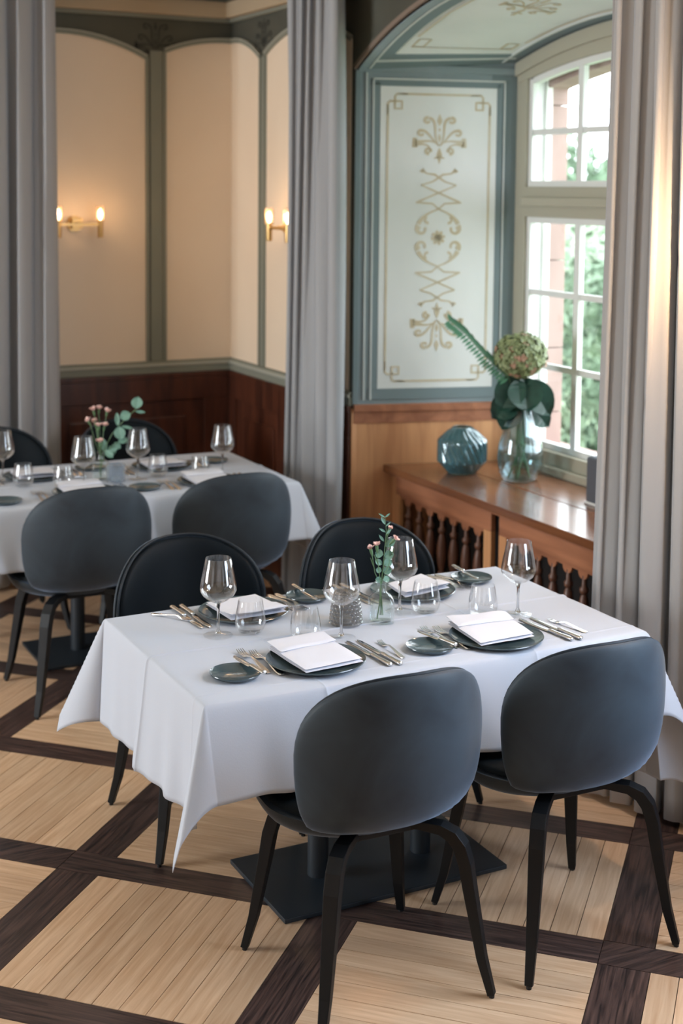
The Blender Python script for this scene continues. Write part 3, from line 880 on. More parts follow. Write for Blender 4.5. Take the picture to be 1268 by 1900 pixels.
# ------------------------------------------------------------------ TABLES
def cloth_mesh(x0, x1, y0, y1, zt, dl, dr, df, db, tl, tr, tf, tb, seed, creases=()):
    W_, D_ = x1 - x0, y1 - y0
    rnd = random.Random(seed); ph = [rnd.uniform(0, 6) for _ in range(8)]
    st = .0125
    def axis(lo, hi, L):
        a = list(np.arange(lo, -1e-6, st)) + list(np.linspace(0, L, int(L / .016))) + list(np.arange(L + st, hi + L, st)) + [L + hi]
        a = sorted(set(round(float(q), 5) for q in a)); return a
    S = axis(-dl, dr, W_); T = axis(-df, db, D_)
    # edge ease samples
    def ins(A, L):
        return sorted(set(A + [-.003, -.006, -.009, L + .003, L + .006, L + .009, .004, L - .004]))
    S = ins(S, W_); T = ins(T, D_)
    for axis_, c_, h_ in creases:
        A = S if axis_ == 's' else T
        A[:] = sorted(set([q for q in A if abs(q - c_) > .014] + [c_ + e_ for e_ in (-.012, -.008, -.005, -.003, -.0015, 0, .0015, .003, .005, .008, .012)]))
    re = .012
    def pos(s, t):
        ox = -s if s < 0 else max(0, s - W_); oy = -t if t < 0 else max(0, t - D_)
        sx = -1 if s < 0 else 1; sy = -1 if t < 0 else 1
        cx = min(max(s, 0), W_); cy = min(max(t, 0), D_)
        z = zt
        if ox == 0 and oy == 0:
            z += .0008 * sin(9 * s + 4 * t + ph[0]) + .0006 * sin(21 * t - 8 * s)
            ed = min(s, W_ - s, t, D_ - t)
            if ed < .012: z -= .003 * ((.012 - ed) / .012) ** 2
            for (axis_, c, hgt) in creases:
                dd = abs((s if axis_ == 's' else t) - c)
                z += hgt * math.exp(-dd / .004)
            return (x0 + cx, y0 + cy, z)
        thx = tl if sx < 0 else tr; thy = tf if sy < 0 else tb
        if ox and oy:
            r = math.hypot(ox, oy); phi = math.degrees(math.atan2(oy, ox))
            b = abs(phi - 45) / 45
            base = thx if phi < 45 else thy
            cr = .44
            tilt = base + (cr - base) * (1 - b) ** .8
            sg = 1 if phi > 45 else -1
            al = math.radians(45 + 45 * sg * b ** 1.15)
            # tilt oscillation: small pocket beside the fin
            rr = r - re * (1 - math.exp(-r / re)) * .6
            hx = r * sin(tilt) + re * .4 * (1 - math.exp(-r / re))
            curl = .10 * (r / .44) ** 2 * (1 - b)
            return (x0 + cx + sx * hx * cos(al), y0 + cy + sy * hx * sin(al), z - .003 - rr * cos(tilt + curl * .5))
        o = ox or oy; th = thx if ox else thy; tt = t if ox else s; Lk = D_ if ox else W_
        edge = min(tt, Lk - tt); en = min(1, edge / .18)
        wv = (.014 * sin(13 * tt + ph[1]) + .010 * sin(29 * tt + ph[2]) + .005 * sin(53 * tt + ph[3])) * min(1, (o / .3)) ** 1.3 * en
        rr = o - re * (1 - math.exp(-o / re)) * .6
        h = o * sin(th) + re * .4 * (1 - math.exp(-o / re)) + wv
        for (axis_, c, hgt) in creases:
            if (axis_ == 't') == bool(ox):
                h += hgt * 1.5 * math.exp(-abs(tt - c) / .006)
        zz = z - .003 - rr * cos(th)
        if ox: return (x0 + cx + sx * h, y0 + cy, zz)
        return (x0 + cx, y0 + cy + sy * h, zz)
    V = [pos(s, t) for t in T for s in S]; n = len(S)
    F = [(j * n + i, j * n + i + 1, (j + 1) * n + i + 1, (j + 1) * n + i) for j in range(len(T) - 1) for i in range(n - 1)]
    return V, F


def table(x0, x1, y0, y1, bx, by, label, clabel, seed, **kw):
    cx, cy = (x0 + x1) / 2, (y0 + y1) / 2
    t = empty('dining_table', (cx, cy, 0)); tag(t, label, 'table', 'rectangular pedestal tables')
    MB().box((x0 - cx + .006, y0 - cy + .006, .722), (x1 - cx - .006, y1 - cy - .006, .752)).obj('tabletop', M['lav'], t, bevel=.004)
    MB().box((bx[0] - cx, by[0] - cy, .0), (bx[1] - cx, by[1] - cy, .014)).obj('base_plate', M['iron'], t, bevel=.003)
    for q in (.27, .745):
        X = bx[0] + (bx[1] - bx[0]) * q - cx; Y = (by[0] + by[1]) / 2 - cy
        MB().lathe([(.031, .014), (.031, .72)], 24, (X, Y, 0)).obj('column', M['iron'], t, smooth=True)
    MB().box((bx[0] - cx + .02, -.2, .70), (bx[1] - cx - .02, .2, .722)).obj('top_bracket', M['iron'], t)
    V, F = cloth_mesh(x0, x1, y0, y1, .7585, seed=seed, **kw)
    c = mesh('tablecloth', V, F, M['cloth'], smooth=True)
    md = c.modifiers.new('s', 'SOLIDIFY'); md.thickness = .0014; md.offset = 1
    tag(c, clabel, 'tablecloth', 'white tablecloths')
    return t


table(1.25, 2.62, 3.16, 3.95, (1.583, 2.317), (3.40, 3.795), 'black pedestal dining table under the nearer white cloth',
      'white tablecloth on the nearer table, its pointed corners hanging down', 3,
      dl=.315, dr=.47, df=.24, db=.25, tl=.05, tr=.14, tf=.33, tb=.3, creases=(('t', .40, .0045), ('s', .33, .002), ('s', .98, .002), ('t', .06, .0015)))
table(1.22, 2.60, 5.47, 6.27, (1.54, 2.27), (5.70, 6.09), 'black pedestal dining table under the farther white cloth',
      'white tablecloth on the farther table by the dark panelling', 8,
      dl=.31, dr=.31, df=.25, db=.25, tl=.05, tr=.12, tf=.33, tb=.3, creases=(('t', .40, .004),))

# ------------------------------------------------------------------ CHAIRS
def pad(center, outline_n, t_front, t_back, nr=14, na=56, rim=0.35):
    """closed cushion: center(a,b)->(point, normal) for a,b in the unit superellipse disc"""
    V = []; F = []
    def sup(th):
        c, s = cos(th), sin(th); k = 2 / outline_n
        return (math.copysign(abs(c) ** k, c), math.copysign(abs(s) ** k, s))
    def side(sgn, t):
        base = len(V)
        p, n = center(0, 0); V.append(p + n * sgn * t)
        for i in range(1, nr + 1):
            r = sin(i / nr * PI / 2) if i < nr else 1.0
            for k in range(na):
                a, b = sup(2 * PI * k / na); a *= r; b *= r
                p, n = center(a, b)
                hgt = t * (1 - r ** 7) ** rim if r < 1 else 0
                V.append(p + n * sgn * hgt)
        fs = [(base, base + 1 + k, base + 1 + (k + 1) % na) for k in range(na)]
        for i in range(nr - 1):
            for k in range(na):
                a0 = base + 1 + i * na + k; a1 = base + 1 + i * na + (k + 1) % na
                fs.append((a0, a0 + na, a1 + na, a1))
        return base, fs
    b1, f1 = side(1, t_front)
    b2, f2 = side(-1, t_back)
    # weld rims: last ring of the second side onto the first
    r1 = b1 + 1 + (nr - 1) * na; r2 = b2 + 1 + (nr - 1) * na
    F += f1 if sgn_ok else f1
    F += [tuple((i if i < r2 else r1 + (i - r2)) for i in reversed(f)) for f in f2]
    V = V[:r2]
    return V, F


sgn_ok = True
PROF = [(-.085, .462), (-.135, .470), (-.178, .494), (-.207, .542), (-.226, .605), (-.240, .69), (-.250, .78), (-.258, .880)]
_pl = [0]
for (a, b), (c, d) in zip(PROF, PROF[1:]): _pl.append(_pl[-1] + math.hypot(c - a, d - b))


def prof_at(s):      # s in -1..1
    t = (s + 1) / 2 * _pl[-1]
    y = np.interp(t, _pl, [p[0] for p in PROF]); z = np.interp(t, _pl, [p[1] for p in PROF]); return y, z


def back_center(a, b, sc=1.0):
    b *= sc; a *= sc
    # wider in the upper half
    hw = .271 * (.945 + .055 * b - .03 * (b > 0) * b * b)
    y, z = prof_at(b)
    e = .02
    y1, z1 = prof_at(min(1, b + e)); y0, z0 = prof_at(max(-1, b - e))
    x = hw * a
    wrap = 2.0 * x * x * (.9 + .25 * b)
    p = Vector((x, y + wrap, z))
    t = Vector((0, y1 - y0, z1 - z0)).normalized()
    n = Vector((1, 0, 0)).cross(t)            # points to rear (-y) or front
    if n.y < 0: n = -n
    n = (n + Vector((-3.7 * x, 0, 0))).normalized()
    return p, n


def seat_center(a, b, sc=1.0):
    a *= sc; b *= sc
    x = .266 * a * (1 - .05 * b)
    y = .078 + .202 * b
    z = .474 + .030 * (a * a) + .012 * b - .035 * max(0, b - .35) ** 2 / .42 + .02 * max(0, -b - .3)
    n = Vector((-a * .2, .0, 1)).normalized()
    return Vector((x, y, z)), n


def make_chair():
    r = empty('dining_chair')
    f = lambda c: lambda a, b: c(a, b)
    def shifted(c, d, sc):
        def g(a, b):
            p, n = c(a, b, sc); return p + n * d, n
        return g
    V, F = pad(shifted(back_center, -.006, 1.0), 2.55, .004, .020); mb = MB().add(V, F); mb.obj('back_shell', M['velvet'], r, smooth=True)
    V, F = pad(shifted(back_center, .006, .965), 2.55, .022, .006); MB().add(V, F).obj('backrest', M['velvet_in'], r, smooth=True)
    # piping between the two
    pts = []
    for k in range(64):
        th = 2 * PI * k / 64; c, s = cos(th), sin(th); kk = 2 / 2.55
        p, n = back_center(math.copysign(abs(c) ** kk, c), math.copysign(abs(s) ** kk, s), .992); pts.append(p + n * .004)
    pts.append(pts[0])
    MB().tube(pts, .0045, 6).obj('piping', M['piping'], r, smooth=True)
    def sshell(a, b):
        p, n = seat_center(a, b); 
        return p + Vector((0, 0, -.012)), n
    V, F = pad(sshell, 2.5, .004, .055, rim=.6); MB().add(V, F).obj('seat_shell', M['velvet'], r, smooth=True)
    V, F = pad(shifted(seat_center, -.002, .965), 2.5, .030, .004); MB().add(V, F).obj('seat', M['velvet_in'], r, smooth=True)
    MB().box((-.10, -.10, .411), (.10, .12, .436)).obj('leg_bracket', M['legwood'], r, bevel=.003)
    for sx in (-1, 1):
        for sy in (-1, 1):
            c45 = S2
            # path in (radial, z)
            path = [(.07, .424), (.14, .427), (.195, .424), (.226, .410), (.246, .384), (.260, .340), (.270, .28), (.304, .10), (.330, .008)]
            wid = [.036, .038, .039, .040, .040, .039, .037, .028, .021]
            thk = [.020, .022, .026, .032, .034, .033, .031, .024, .019]
            pts = [Vector((sx * q * c45 * 1.02, sy * q * c45 * 1.02 + .0, z)) for q, z in path]
            ax = Vector((-sy * c45, sx * c45, 0))
            lg = MB().sweep(pts, ax, wid, thk).obj('leg', M['legwood'], r, bevel=.002)
            e = pts[-1]
            MB().lathe([(.007, 0), (.007, .010)], 10, (e.x, e.y, 0)).obj('glide', M['rubber'], lg)
    return r


chair0 = make_chair()
CH = [(1.668, 3.090, 0.0, 'slate velvet chair in front, its back covering the middle of the cloth edge'),
      (2.250, 3.075, 0.0, 'slate velvet chair at the lower right, nearest the curtain'),
      (1.625, 4.105, PI, 'chair with dark seat back facing us across the nearer table, behind the leftmost wine glass'),
      (2.255, 4.060, PI, 'chair with dark seat back facing us, in front of the baluster cabinet'),
      (1.605, 5.425, 0.0, 'slate velvet chair seen from behind at the farther table, on the left, legs visible'),
      (2.225, 5.435, 0.0, 'slate velvet chair seen from behind at the farther table, beside the middle curtain'),
      (1.555, 6.44, PI, 'dark chair on the far side of the farther table, in front of the left curtain'),
      (2.185, 6.44, PI, 'dark chair on the far side of the farther table, in front of the dark panelling')]
for i, (x, y, a, lab) in enumerate(CH):
    c = chair0 if i == 0 else copy_tree(chair0)
    c.location = (x, y, 0); c.rotation_euler = (0, 0, a + random.uniform(-.02, .02))
    tag(c, lab, 'chair', 'velvet shell chairs')

# ------------------------------------------------------------------ TABLEWARE
ZT = .7605
def lathe_obj(name, prof, seg, m, parent=None, close=False, cap=False):
    return MB().lathe(prof, seg, cap=cap, close=close).obj(name, m, parent, smooth=True)


def wine_glass(loc, label, group):
    global WG
    if WG is None:
        r = empty('wine_glass')
        o = [(.004, .094), (.012, .096), (.030, .105), (.045, .118), (.0525, .132), (.0525, .142), (.0485, .165), (.0425, .195), (.0368, .224)]
        inn = [(a - .0012, b + (.0015 if i < 4 else 0)) for i, (a, b) in enumerate(o)][::-1]
        lathe_obj('bowl', o + [(.0362, .2245)] + inn[:-1] + [(.001, .0965)], 40, M['glass'], r)
        lathe_obj('stem', [(.0005, .1005), (.010, .0985), (.0068, .092), (.0042, .080), (.0036, .05), (.0040, .02), (.009, .0075), (.0005, .005)], 32, M['stemglass'], r)
        lathe_obj('foot', [(.0005, .0070), (.009, .0066), (.022, .0035), (.040, .0022), (.0425, .0012), (.0425, 0), (.0005, 0)], 40, M['footglass'], r)
        WG = r; c = r
    else: c = copy_tree(WG)
    c.location = (*loc, ZT); tag(c, label, 'wine glass', group); return c


def tumbler(loc, label, group):
    global TB
    if TB is None:
        r = empty('water_tumbler')
        o = [(.0005, 0), (.026, 0), (.034, .004), (.041, .014), (.0445, .030), (.0445, .038), (.0415, .060), (.0365, .085), (.0345, .096)]
        inn = [(.0335, .096), (.0355, .085), (.0405, .060), (.0435, .038), (.0435, .030), (.0395, .016), (.032, .009), (.0005, .0075)]
        lathe_obj('glass_body', o + inn, 40, M['glass'], r)
        lathe_obj('glass_base', [(.0005, .001), (.025, .001), (.033, .005), (.031, .008), (.0005, .0065)], 32, M['footglass'], r)
        TB = r; c = r
    else: c = copy_tree(TB)
    c.location = (*loc, ZT); tag(c, label, 'tumbler', group); return c


WG = TB = None
G1, G2 = 'wine glasses on the nearer table', 'wine glasses on the farther table'
wine_glass((1.485, 3.651), 'leftmost empty wine glass on the nearer table, before the dark chair', G1)
wine_glass((1.790, 3.479), 'empty wine glass in front of the grey patterned candle jar', G1)
wine_glass((2.064, 3.628), 'empty wine glass just behind the flower bottle on the nearer table', G1)
wine_glass((2.372, 3.453), 'rightmost empty wine glass, in front of the baluster cabinet', G1)
wine_glass((1.441, 5.994), 'blurred wine glass cut by the left picture edge', G2)
wine_glass((1.710, 5.703), 'blurred wine glass left of the flowers on the farther table', G2)
wine_glass((1.982, 5.798), 'blurred wine glass right of the flowers on the farther table', G2)
wine_glass((2.351, 5.733), 'blurred wine glass nearest the dark panelled corner', G2)
G1, G2 = 'water tumblers on the nearer table', 'water tumblers on the farther table'
tumbler((1.579, 3.639), 'water tumbler beside the leftmost wine glass of the nearer table', G1)
tumbler((1.690, 3.505), 'water tumbler left of the grey patterned candle jar', G1)
tumbler((2.132, 3.590), 'water tumbler just right of the flower bottle', G1)
tumbler((2.265, 3.479), 'water tumbler left of the rightmost wine glass', G1)
tumbler((1.498, 5.871), 'blurred tumbler before a napkin at the left end of the farther table', G2)
tumbler((1.643, 5.769), 'blurred tumbler left of the farther table flowers, under a wine glass', G2)
tumbler((2.084, 5.828), 'blurred tumbler right of the farther candle jar, before a napkin', G2)
tumbler((2.245, 5.729), 'blurred tumbler beside the wine glass nearest the corner', G2)


def plate(loc, r, label, group, key):
    if key not in PL:
        p = [(.0005, .000), (r * .60, 0), (r * .66, .003), (r * .93, .006), (r * 1.0, .013), (r * .992, .0145), (r * .975, .0135), (r * .90, .009), (r * .66, .0075), (r * .60, .0055), (.0005, .0055)]
        PL[key] = lathe_obj(key, p, 64, M['plate']); c = PL[key]
    else: c = PL[key].copy(); COL.objects.link(c)
    c.location = (*loc, ZT); tag(c, label, 'plate', group); return c


PL = {}
gp, gs = 'blue grey dinner plates', 'small blue grey bread plates'
for loc, lab in (((1.635, 3.325), 'blue grey dinner plate under a napkin, front left of the nearer table'), ((2.185, 3.285), 'blue grey dinner plate under a napkin, front right of the nearer table'),
                 ((1.633, 3.814), 'blue grey dinner plate at the far left place of the nearer table'), ((2.202, 3.790), 'blue grey dinner plate behind the flower bottle'),
                 ((1.589, 6.030), 'blurred dinner plate at the far left place of the farther table'), ((2.168, 6.013), 'blurred dinner plate before the chair by the dark panelling'),
                 ((1.69, 5.62), 'blurred dinner plate behind the near left chair of the farther table'), ((2.24, 5.62), 'blurred dinner plate behind the near right chair of the farther table')):
    plate(loc, .135, lab, gp, 'dinner_plate')
for loc, lab in (((1.397, 3.316), 'small bread plate nearest the hanging cloth corner of the nearer table'), ((1.968, 3.285), 'small bread plate between the two front dinner plates'),
                 ((1.870, 3.865), 'small bread plate behind the grey candle jar'), ((2.443, 3.825), 'small bread plate nearest the baluster cabinet'),
                 ((1.350, 5.58), 'small blurred bread plate at the near left place of the farther table'), ((1.945, 5.60), 'small blurred bread plate between the near chairs of the farther table'),
                 ((2.427, 6.030), 'small blurred bread plate nearest the dark panelled corner'), ((1.860, 6.10), 'small blurred bread plate behind the farther flowers')):
    plate(loc, .068, lab, gs, 'bread_plate')


def quad_grid(q, n, f):
    """bilinear patch over corners q (BL,BR,FR,FL) -> verts"""
    q = [Vector((*p, 0)) for p in q]; V = []
    for j in range(n + 1):
        for i in range(n + 1):
            u, v = i / n, j / n
            p = q[0] * (1 - u) * (1 - v) + q[1] * u * (1 - v) + q[2] * u * v + q[3] * (1 - u) * v
            V.append(p + Vector((0, 0, f(u, v))))
    return V


def slab(mb, q, z, th, n=12, wav=.0012, ph=0.0, edge=.08, tilt=None):
    """soft folded layer: rounded edges"""
    def topf(u, v):
        e = min(u, 1 - u, v, 1 - v) / edge
        s = math.sqrt(max(0, 1 - (1 - min(1, e)) ** 2))
        return z(u, v) + th * (.5 + .5 * s) + wav * sin(7 * u + ph) * sin(5 * v + ph * 2)
    def botf(u, v):
        e = min(u, 1 - u, v, 1 - v) / edge
        s = math.sqrt(max(0, 1 - (1 - min(1, e)) ** 2))
        return z(u, v) + th * (.5 - .5 * s)
    A = quad_grid(q, n, topf); B = quad_grid(q, n, botf); k = n + 1; N_ = k * k
    F = []
    for j in range(n):
        for i in range(n):
            a = j * k + i; F.append((a, a + k, a + k + 1, a + 1)); F.append((N_ + a, N_ + a + 1, N_ + a + k + 1, N_ + a + k))
    rim = [i for i in range(k)] + [j * k + n for j in range(1, k)] + [n * k + i for i in range(n - 1, -1, -1)] + [j * k for j in range(n - 1, 0, -1)]
    for a, b in zip(rim, rim[1:] + rim[:1]): F.append((a, b, N_ + b, N_ + a))
    mb.add(A + B, F)


def napkin(q, label, group='folded napkins on the dinner plates', seed=0):
    """q: back-left, back-right, front-right, front-left in table coordinates"""
    c = Vector((sum(p[0] for p in q) / 4, sum(p[1] for p in q) / 4))
    o = empty('napkin', (c.x, c.y, ZT + .0095)); tag(o, label, 'napkin', group)
    L_ = [(p[0] - c.x, p[1] - c.y) for p in q]
    def lerp(a, b, t): return (a[0] + (b[0] - a[0]) * t, a[1] + (b[1] - a[1]) * t)
    hz = lambda u, v: .004 * (1 - v) + .002
    m = MB(); slab(m, L_, lambda u, v: .001 + .003 * (1 - v), .007, ph=seed); slab(m, [lerp(L_[0], L_[3], .03), lerp(L_[1], L_[2], .02), lerp(L_[2], L_[1], .03), lerp(L_[3], L_[0], .015)], lambda u, v: .008 + .004 * (1 - v), .007, ph=seed + 1)
    m.obj('napkin_body', M['napkin'], o, smooth=True)
    f = MB(); fl_ = [lerp(L_[0], L_[3], -.05), lerp(L_[1], L_[2], -.04), lerp(L_[1], L_[2], .30), lerp(L_[0], L_[3], .34)]
    slab(f, fl_, lambda u, v: .015 + .006 * (1 - v), .009, ph=seed + 2, wav=.002)
    f.obj('folded_flap', M['napkin'], o, smooth=True)
    return o


napkin([(1.545, 3.435), (1.725, 3.452), (1.735, 3.240), (1.558, 3.225)], 'white napkin with folded-over back edge, on the front left dinner plate', seed=1)
napkin([(2.105, 3.420), (2.290, 3.392), (2.272, 3.222), (2.090, 3.215)], 'white napkin crumpled at its fold, on the front right dinner plate', seed=3)
napkin([(1.735, 3.725), (1.552, 3.715), (1.548, 3.905), (1.715, 3.92)], 'white napkin on the far left dinner plate of the nearer table', seed=5)
napkin([(2.305, 3.735), (2.125, 3.700), (2.145, 3.85), (2.295, 3.900)], 'white napkin on the plate behind the flower bottle', seed=7)
napkin([(1.68, 5.94), (1.50, 5.94), (1.50, 6.12), (1.68, 6.12)], 'blurred white napkin at the far left place of the farther table', seed=2)
napkin([(2.26, 5.93), (2.08, 5.92), (2.09, 6.10), (2.26, 6.11)], 'blurred white napkin before the chair by the dark panelling', seed=4)
napkin([(1.60, 5.72), (1.78, 5.72), (1.78, 5.53), (1.60, 5.53)], 'blurred white napkin behind the near left chair of the farther table', seed=6)
napkin([(2.15, 5.72), (2.33, 5.72), (2.33, 5.53), (2.15, 5.53)], 'blurred white napkin behind the near right chair of the farther table', seed=8)


# cutlery: local x from handle end (0) to tip (L)
def outline_solid(mb, xs, ws, zs, th):
    V = []
    for x, w_, z in zip(xs, ws, zs):
        V += [(x, -w_, z), (x, w_, z), (x, w_ * .8, z + th), (x, -w_ * .8, z + th)]
    F = []
    for j in range(len(xs) - 1):
        for k in range(4): F.append((4 * j + k, 4 * j + (k + 1) % 4, 4 * j + 4 + (k + 1) % 4, 4 * j + 4 + k))
    F += [(3, 2, 1, 0), tuple(4 * (len(xs) - 1) + k for k in range(4))]
    mb.add(V, F)


def make_fork(L_):
    r = empty('fork'); s = L_ / .2
    h = MB()
    xs = [0, .006, .02, .05, .085, .115, .13, .142, .150]
    ws = [.005, .0085, .0095, .0075, .0045, .0032, .0045, .009, .0118]
    zs = [.0010, .001, .0015, .004, .008, .010, .008, .004, .003]
    outline_solid(h, [x * s for x in xs], [w_ * s for w_ in ws], [z for z in zs], .0024); h.obj('handle', M['silver_d'], r, smooth=True)
    t = MB()
    for k in (-1.5, -.5, .5, 1.5):
        y = k * .0062 * s
        pts = [Vector((.149 * s, y, .0042)), Vector((.165 * s, y, .0025)), Vector((.185 * s, y, .0035)), Vector((.2 * s, y * .96, .0075))]
        t.sweep(pts, (0, 1, 0), [.0034 * s, .0032 * s, .0028 * s, .0014 * s], [.002] * 4)
    t.obj('tines', M['silver'], r, smooth=True)
    return r


def make_knife(L_):
    r = empty('knife'); s = L_ / .235
    h = MB().lathe([(.003, 0), (.0078, .003), (.0085, .012), (.0072, .04), (.0062, .07), (.0072, .092), (.0066, .098), (.004, .102)], 14)
    h.v = [(z * s, x, y * .62 + .0055) for x, y, z in h.v]; h.obj('handle', M['silver_d'], r, smooth=True)
    b = MB(); outline_solid(b, [v * s for v in (.100, .104, .13, .19, .222, .232, .235)], [.004, .0085, .0088, .0092, .0075, .0035, .001], [.003, .0025, .002, .002, .002, .002, .002], .0018)
    b.obj('blade', M['silver'], r, smooth=True)
    return r


PR = {}
def cut(kind, hx, tx, label, dz=0.0, group='silver cutlery', tiltz=0.0):
    a = Vector(hx); b = Vector(tx); L_ = (b - a).length
    std = {'fork': (.20, .15), 'knife': (.235, .165)}[kind]
    Ls = min(std, key=lambda q: abs(q - L_)); key = (kind, Ls)
    if key not in PR: PR[key] = (make_fork if kind == 'fork' else make_knife)(Ls); c = PR[key]
    else: c = copy_tree(PR[key])
    mid = (a + b) / 2; d = (b - a).normalized(); st = mid - d * Ls / 2
    c.location = (st.x, st.y, ZT + dz); c.rotation_euler = (0, tiltz, math.atan2(d.y, d.x))
    tag(c, label, kind, group + ' ' + kind + 's'); return c


t1 = 'cutlery of the nearer table,'
cut('fork', (1.484, 3.293), (1.484, 3.500), 'outer silver fork left of the front left plate, touching the bread plate', group=t1)
cut('fork', (1.512, 3.270), (1.511, 3.475), 'inner silver fork next to the front left dinner plate', group=t1)
cut('knife', (1.452, 3.256), (1.436, 3.417), 'small butter knife lying across the bread plate at the front left corner', .0155, group=t1)
cut('knife', (1.800, 3.205), (1.788, 3.443), 'long silver knife right of the front left dinner plate', group=t1)
cut('knife', (1.829, 3.205), (1.819, 3.435), 'second silver knife from the front left plate, between knife and small fork', group=t1)
cut('fork', (1.863, 3.246), (1.868, 3.400), 'small silver fork right of the two knives at the front left place', group=t1)
cut('fork', (2.041, 3.260), (2.042, 3.450), 'outer silver fork by the middle bread plate of the nearer table', group=t1)
cut('fork', (2.068, 3.240), (2.075, 3.440), 'inner silver fork beside the front right dinner plate', group=t1)
cut('knife', (2.022, 3.235), (1.992, 3.397), 'small butter knife lying across the middle bread plate', .0155, group=t1)
cut('knife', (2.370, 3.177), (2.347, 3.405), 'long silver knife right of the front right dinner plate', group=t1)
cut('knife', (2.398, 3.175), (2.384, 3.400), 'silver knife under the small fork at the front right place', group=t1)
cut('fork', (2.452, 3.215), (2.420, 3.365), 'small silver fork at the front right place, nearest the curtain', group=t1)
cut('knife', (1.458, 3.955), (1.469, 3.730), 'silver knife farther from the plate at the far left place', group=t1)
cut('knife', (1.487, 3.955), (1.492, 3.725), 'silver knife next to the far left dinner plate', group=t1)
cut('fork', (1.383, 3.919), (1.468, 3.80), 'small silver fork lying askew at the far left end of the nearer table', group=t1)
cut('fork', (1.777, 3.948), (1.787, 3.755), 'silver fork right of the far left dinner plate', group=t1)
cut('fork', (1.802, 3.940), (1.812, 3.765), 'silver fork in front of the bread plate behind the candle jar', group=t1)
cut('knife', (1.865, 3.955), (1.868, 3.800), 'small butter knife on the bread plate behind the candle jar', .0155, group=t1)
cut('fork', (2.345, 3.935), (2.362, 3.740), 'silver fork right of the plate behind the flower bottle', group=t1)
cut('fork', (2.372, 3.930), (2.390, 3.735), 'silver fork by the bread plate nearest the cabinet', group=t1)
cut('knife', (2.444, 3.935), (2.440, 3.785), 'small butter knife on the bread plate nearest the cabinet', .0155, group=t1)
cut('knife', (2.033, 3.945), (2.050, 3.735), 'silver knife behind the candle jar, left of the plate', group=t1)
cut('knife', (2.006, 3.940), (2.022, 3.735), 'silver knife half hidden behind the candle jar', group=t1)
t2 = 'cutlery of the farther table,'
for nm, x, y, sg in (('near left', 1.69, 5.62, 1), ('near right', 2.24, 5.62, 1), ('far left', 1.589, 6.03, -1), ('far right', 2.168, 6.013, -1)):
    cut('fork', (x - sg * .165, y - sg * .10), (x - sg * .165, y + sg * .10), 'outer blurred fork at the %s place of the farther table' % nm, group=t2)
    cut('fork', (x - sg * .193, y - sg * .09), (x - sg * .19, y + sg * .11), 'inner blurred fork at the %s place of the farther table' % nm, group=t2)
    cut('knife', (x + sg * .165, y - sg * .11), (x + sg * .165, y + sg * .12), 'blurred knife close to the %s plate of the farther table' % nm, group=t2)
    cut('knife', (x + sg * .19, y - sg * .11), (x + sg * .19, y + sg * .12), 'blurred second knife at the %s place of the farther table' % nm, group=t2)


# candle jars with scale relief
def jar(loc, m, label, rb, rt, hgt, name='candle_jar', straight=False):
    seg, rows = 96, 44; V = []; F = []
    def R(fz):
        if straight: return rb
        return rb + (rt - rb) * fz ** 1.6 - .004 * math.exp(-fz * 26)
    for inner in (0, 1):
        for j in range(rows + 1):
            fz = j / rows
            for i in range(seg):
                a = 2 * PI * i / seg
                k = fz * 9; row = int(k); u = (i / seg * 20 + .5 * (row % 2)) % 1 - .5; v = k - row
                rel = .0042 * max(0, 1 - (2.0 * u) ** 2 - (1 - v) ** 2 * .9) if not inner else 0
                r_ = R(fz) + rel - (.005 if inner else 0)
                V.append((r_ * cos(a), r_ * sin(a), hgt * fz if not inner else .006 + (hgt - .006) * fz))
    n = (rows + 1) * seg
    for b in (0, 1):
        for j in range(rows):
            for i in range(seg):
                i2 = (i + 1) % seg; q = (b * n + j * seg + i, b * n + j * seg + i2, b * n + (j + 1) * seg + i2, b * n + (j + 1) * seg + i)
                F.append(q if not b else q[::-1])
    for i in range(seg):
        i2 = (i + 1) % seg; F.append((rows * seg + i, rows * seg + i2, n + rows * seg + i2, n + rows * seg + i))
    F.append(tuple(range(seg - 1, -1, -1))); F.append(tuple(n + i for i in range(seg)))
    r = empty(name, (*loc, ZT)); tag(r, label, 'candle jar')
    MB().add(V, F).obj('patterned_glass', m, r, smooth=True)
    MB().lathe([(.019, .0065), (.019, .020), (.017, .0205), (.0165, .019), (.001, .0188)], 20).obj('tealight', M['sash_white'], r, smooth=True)
    return r


jar((1.862, 3.590), M['votive'], 'grey pressed-glass candle jar with scale pattern, left of the flower bottle', .047, .032, .098)
jar((1.880, 5.790), M['votive_b'], 'pale pressed-glass candle jar on the farther table beside the flowers', .036, .036, .078, straight=True)


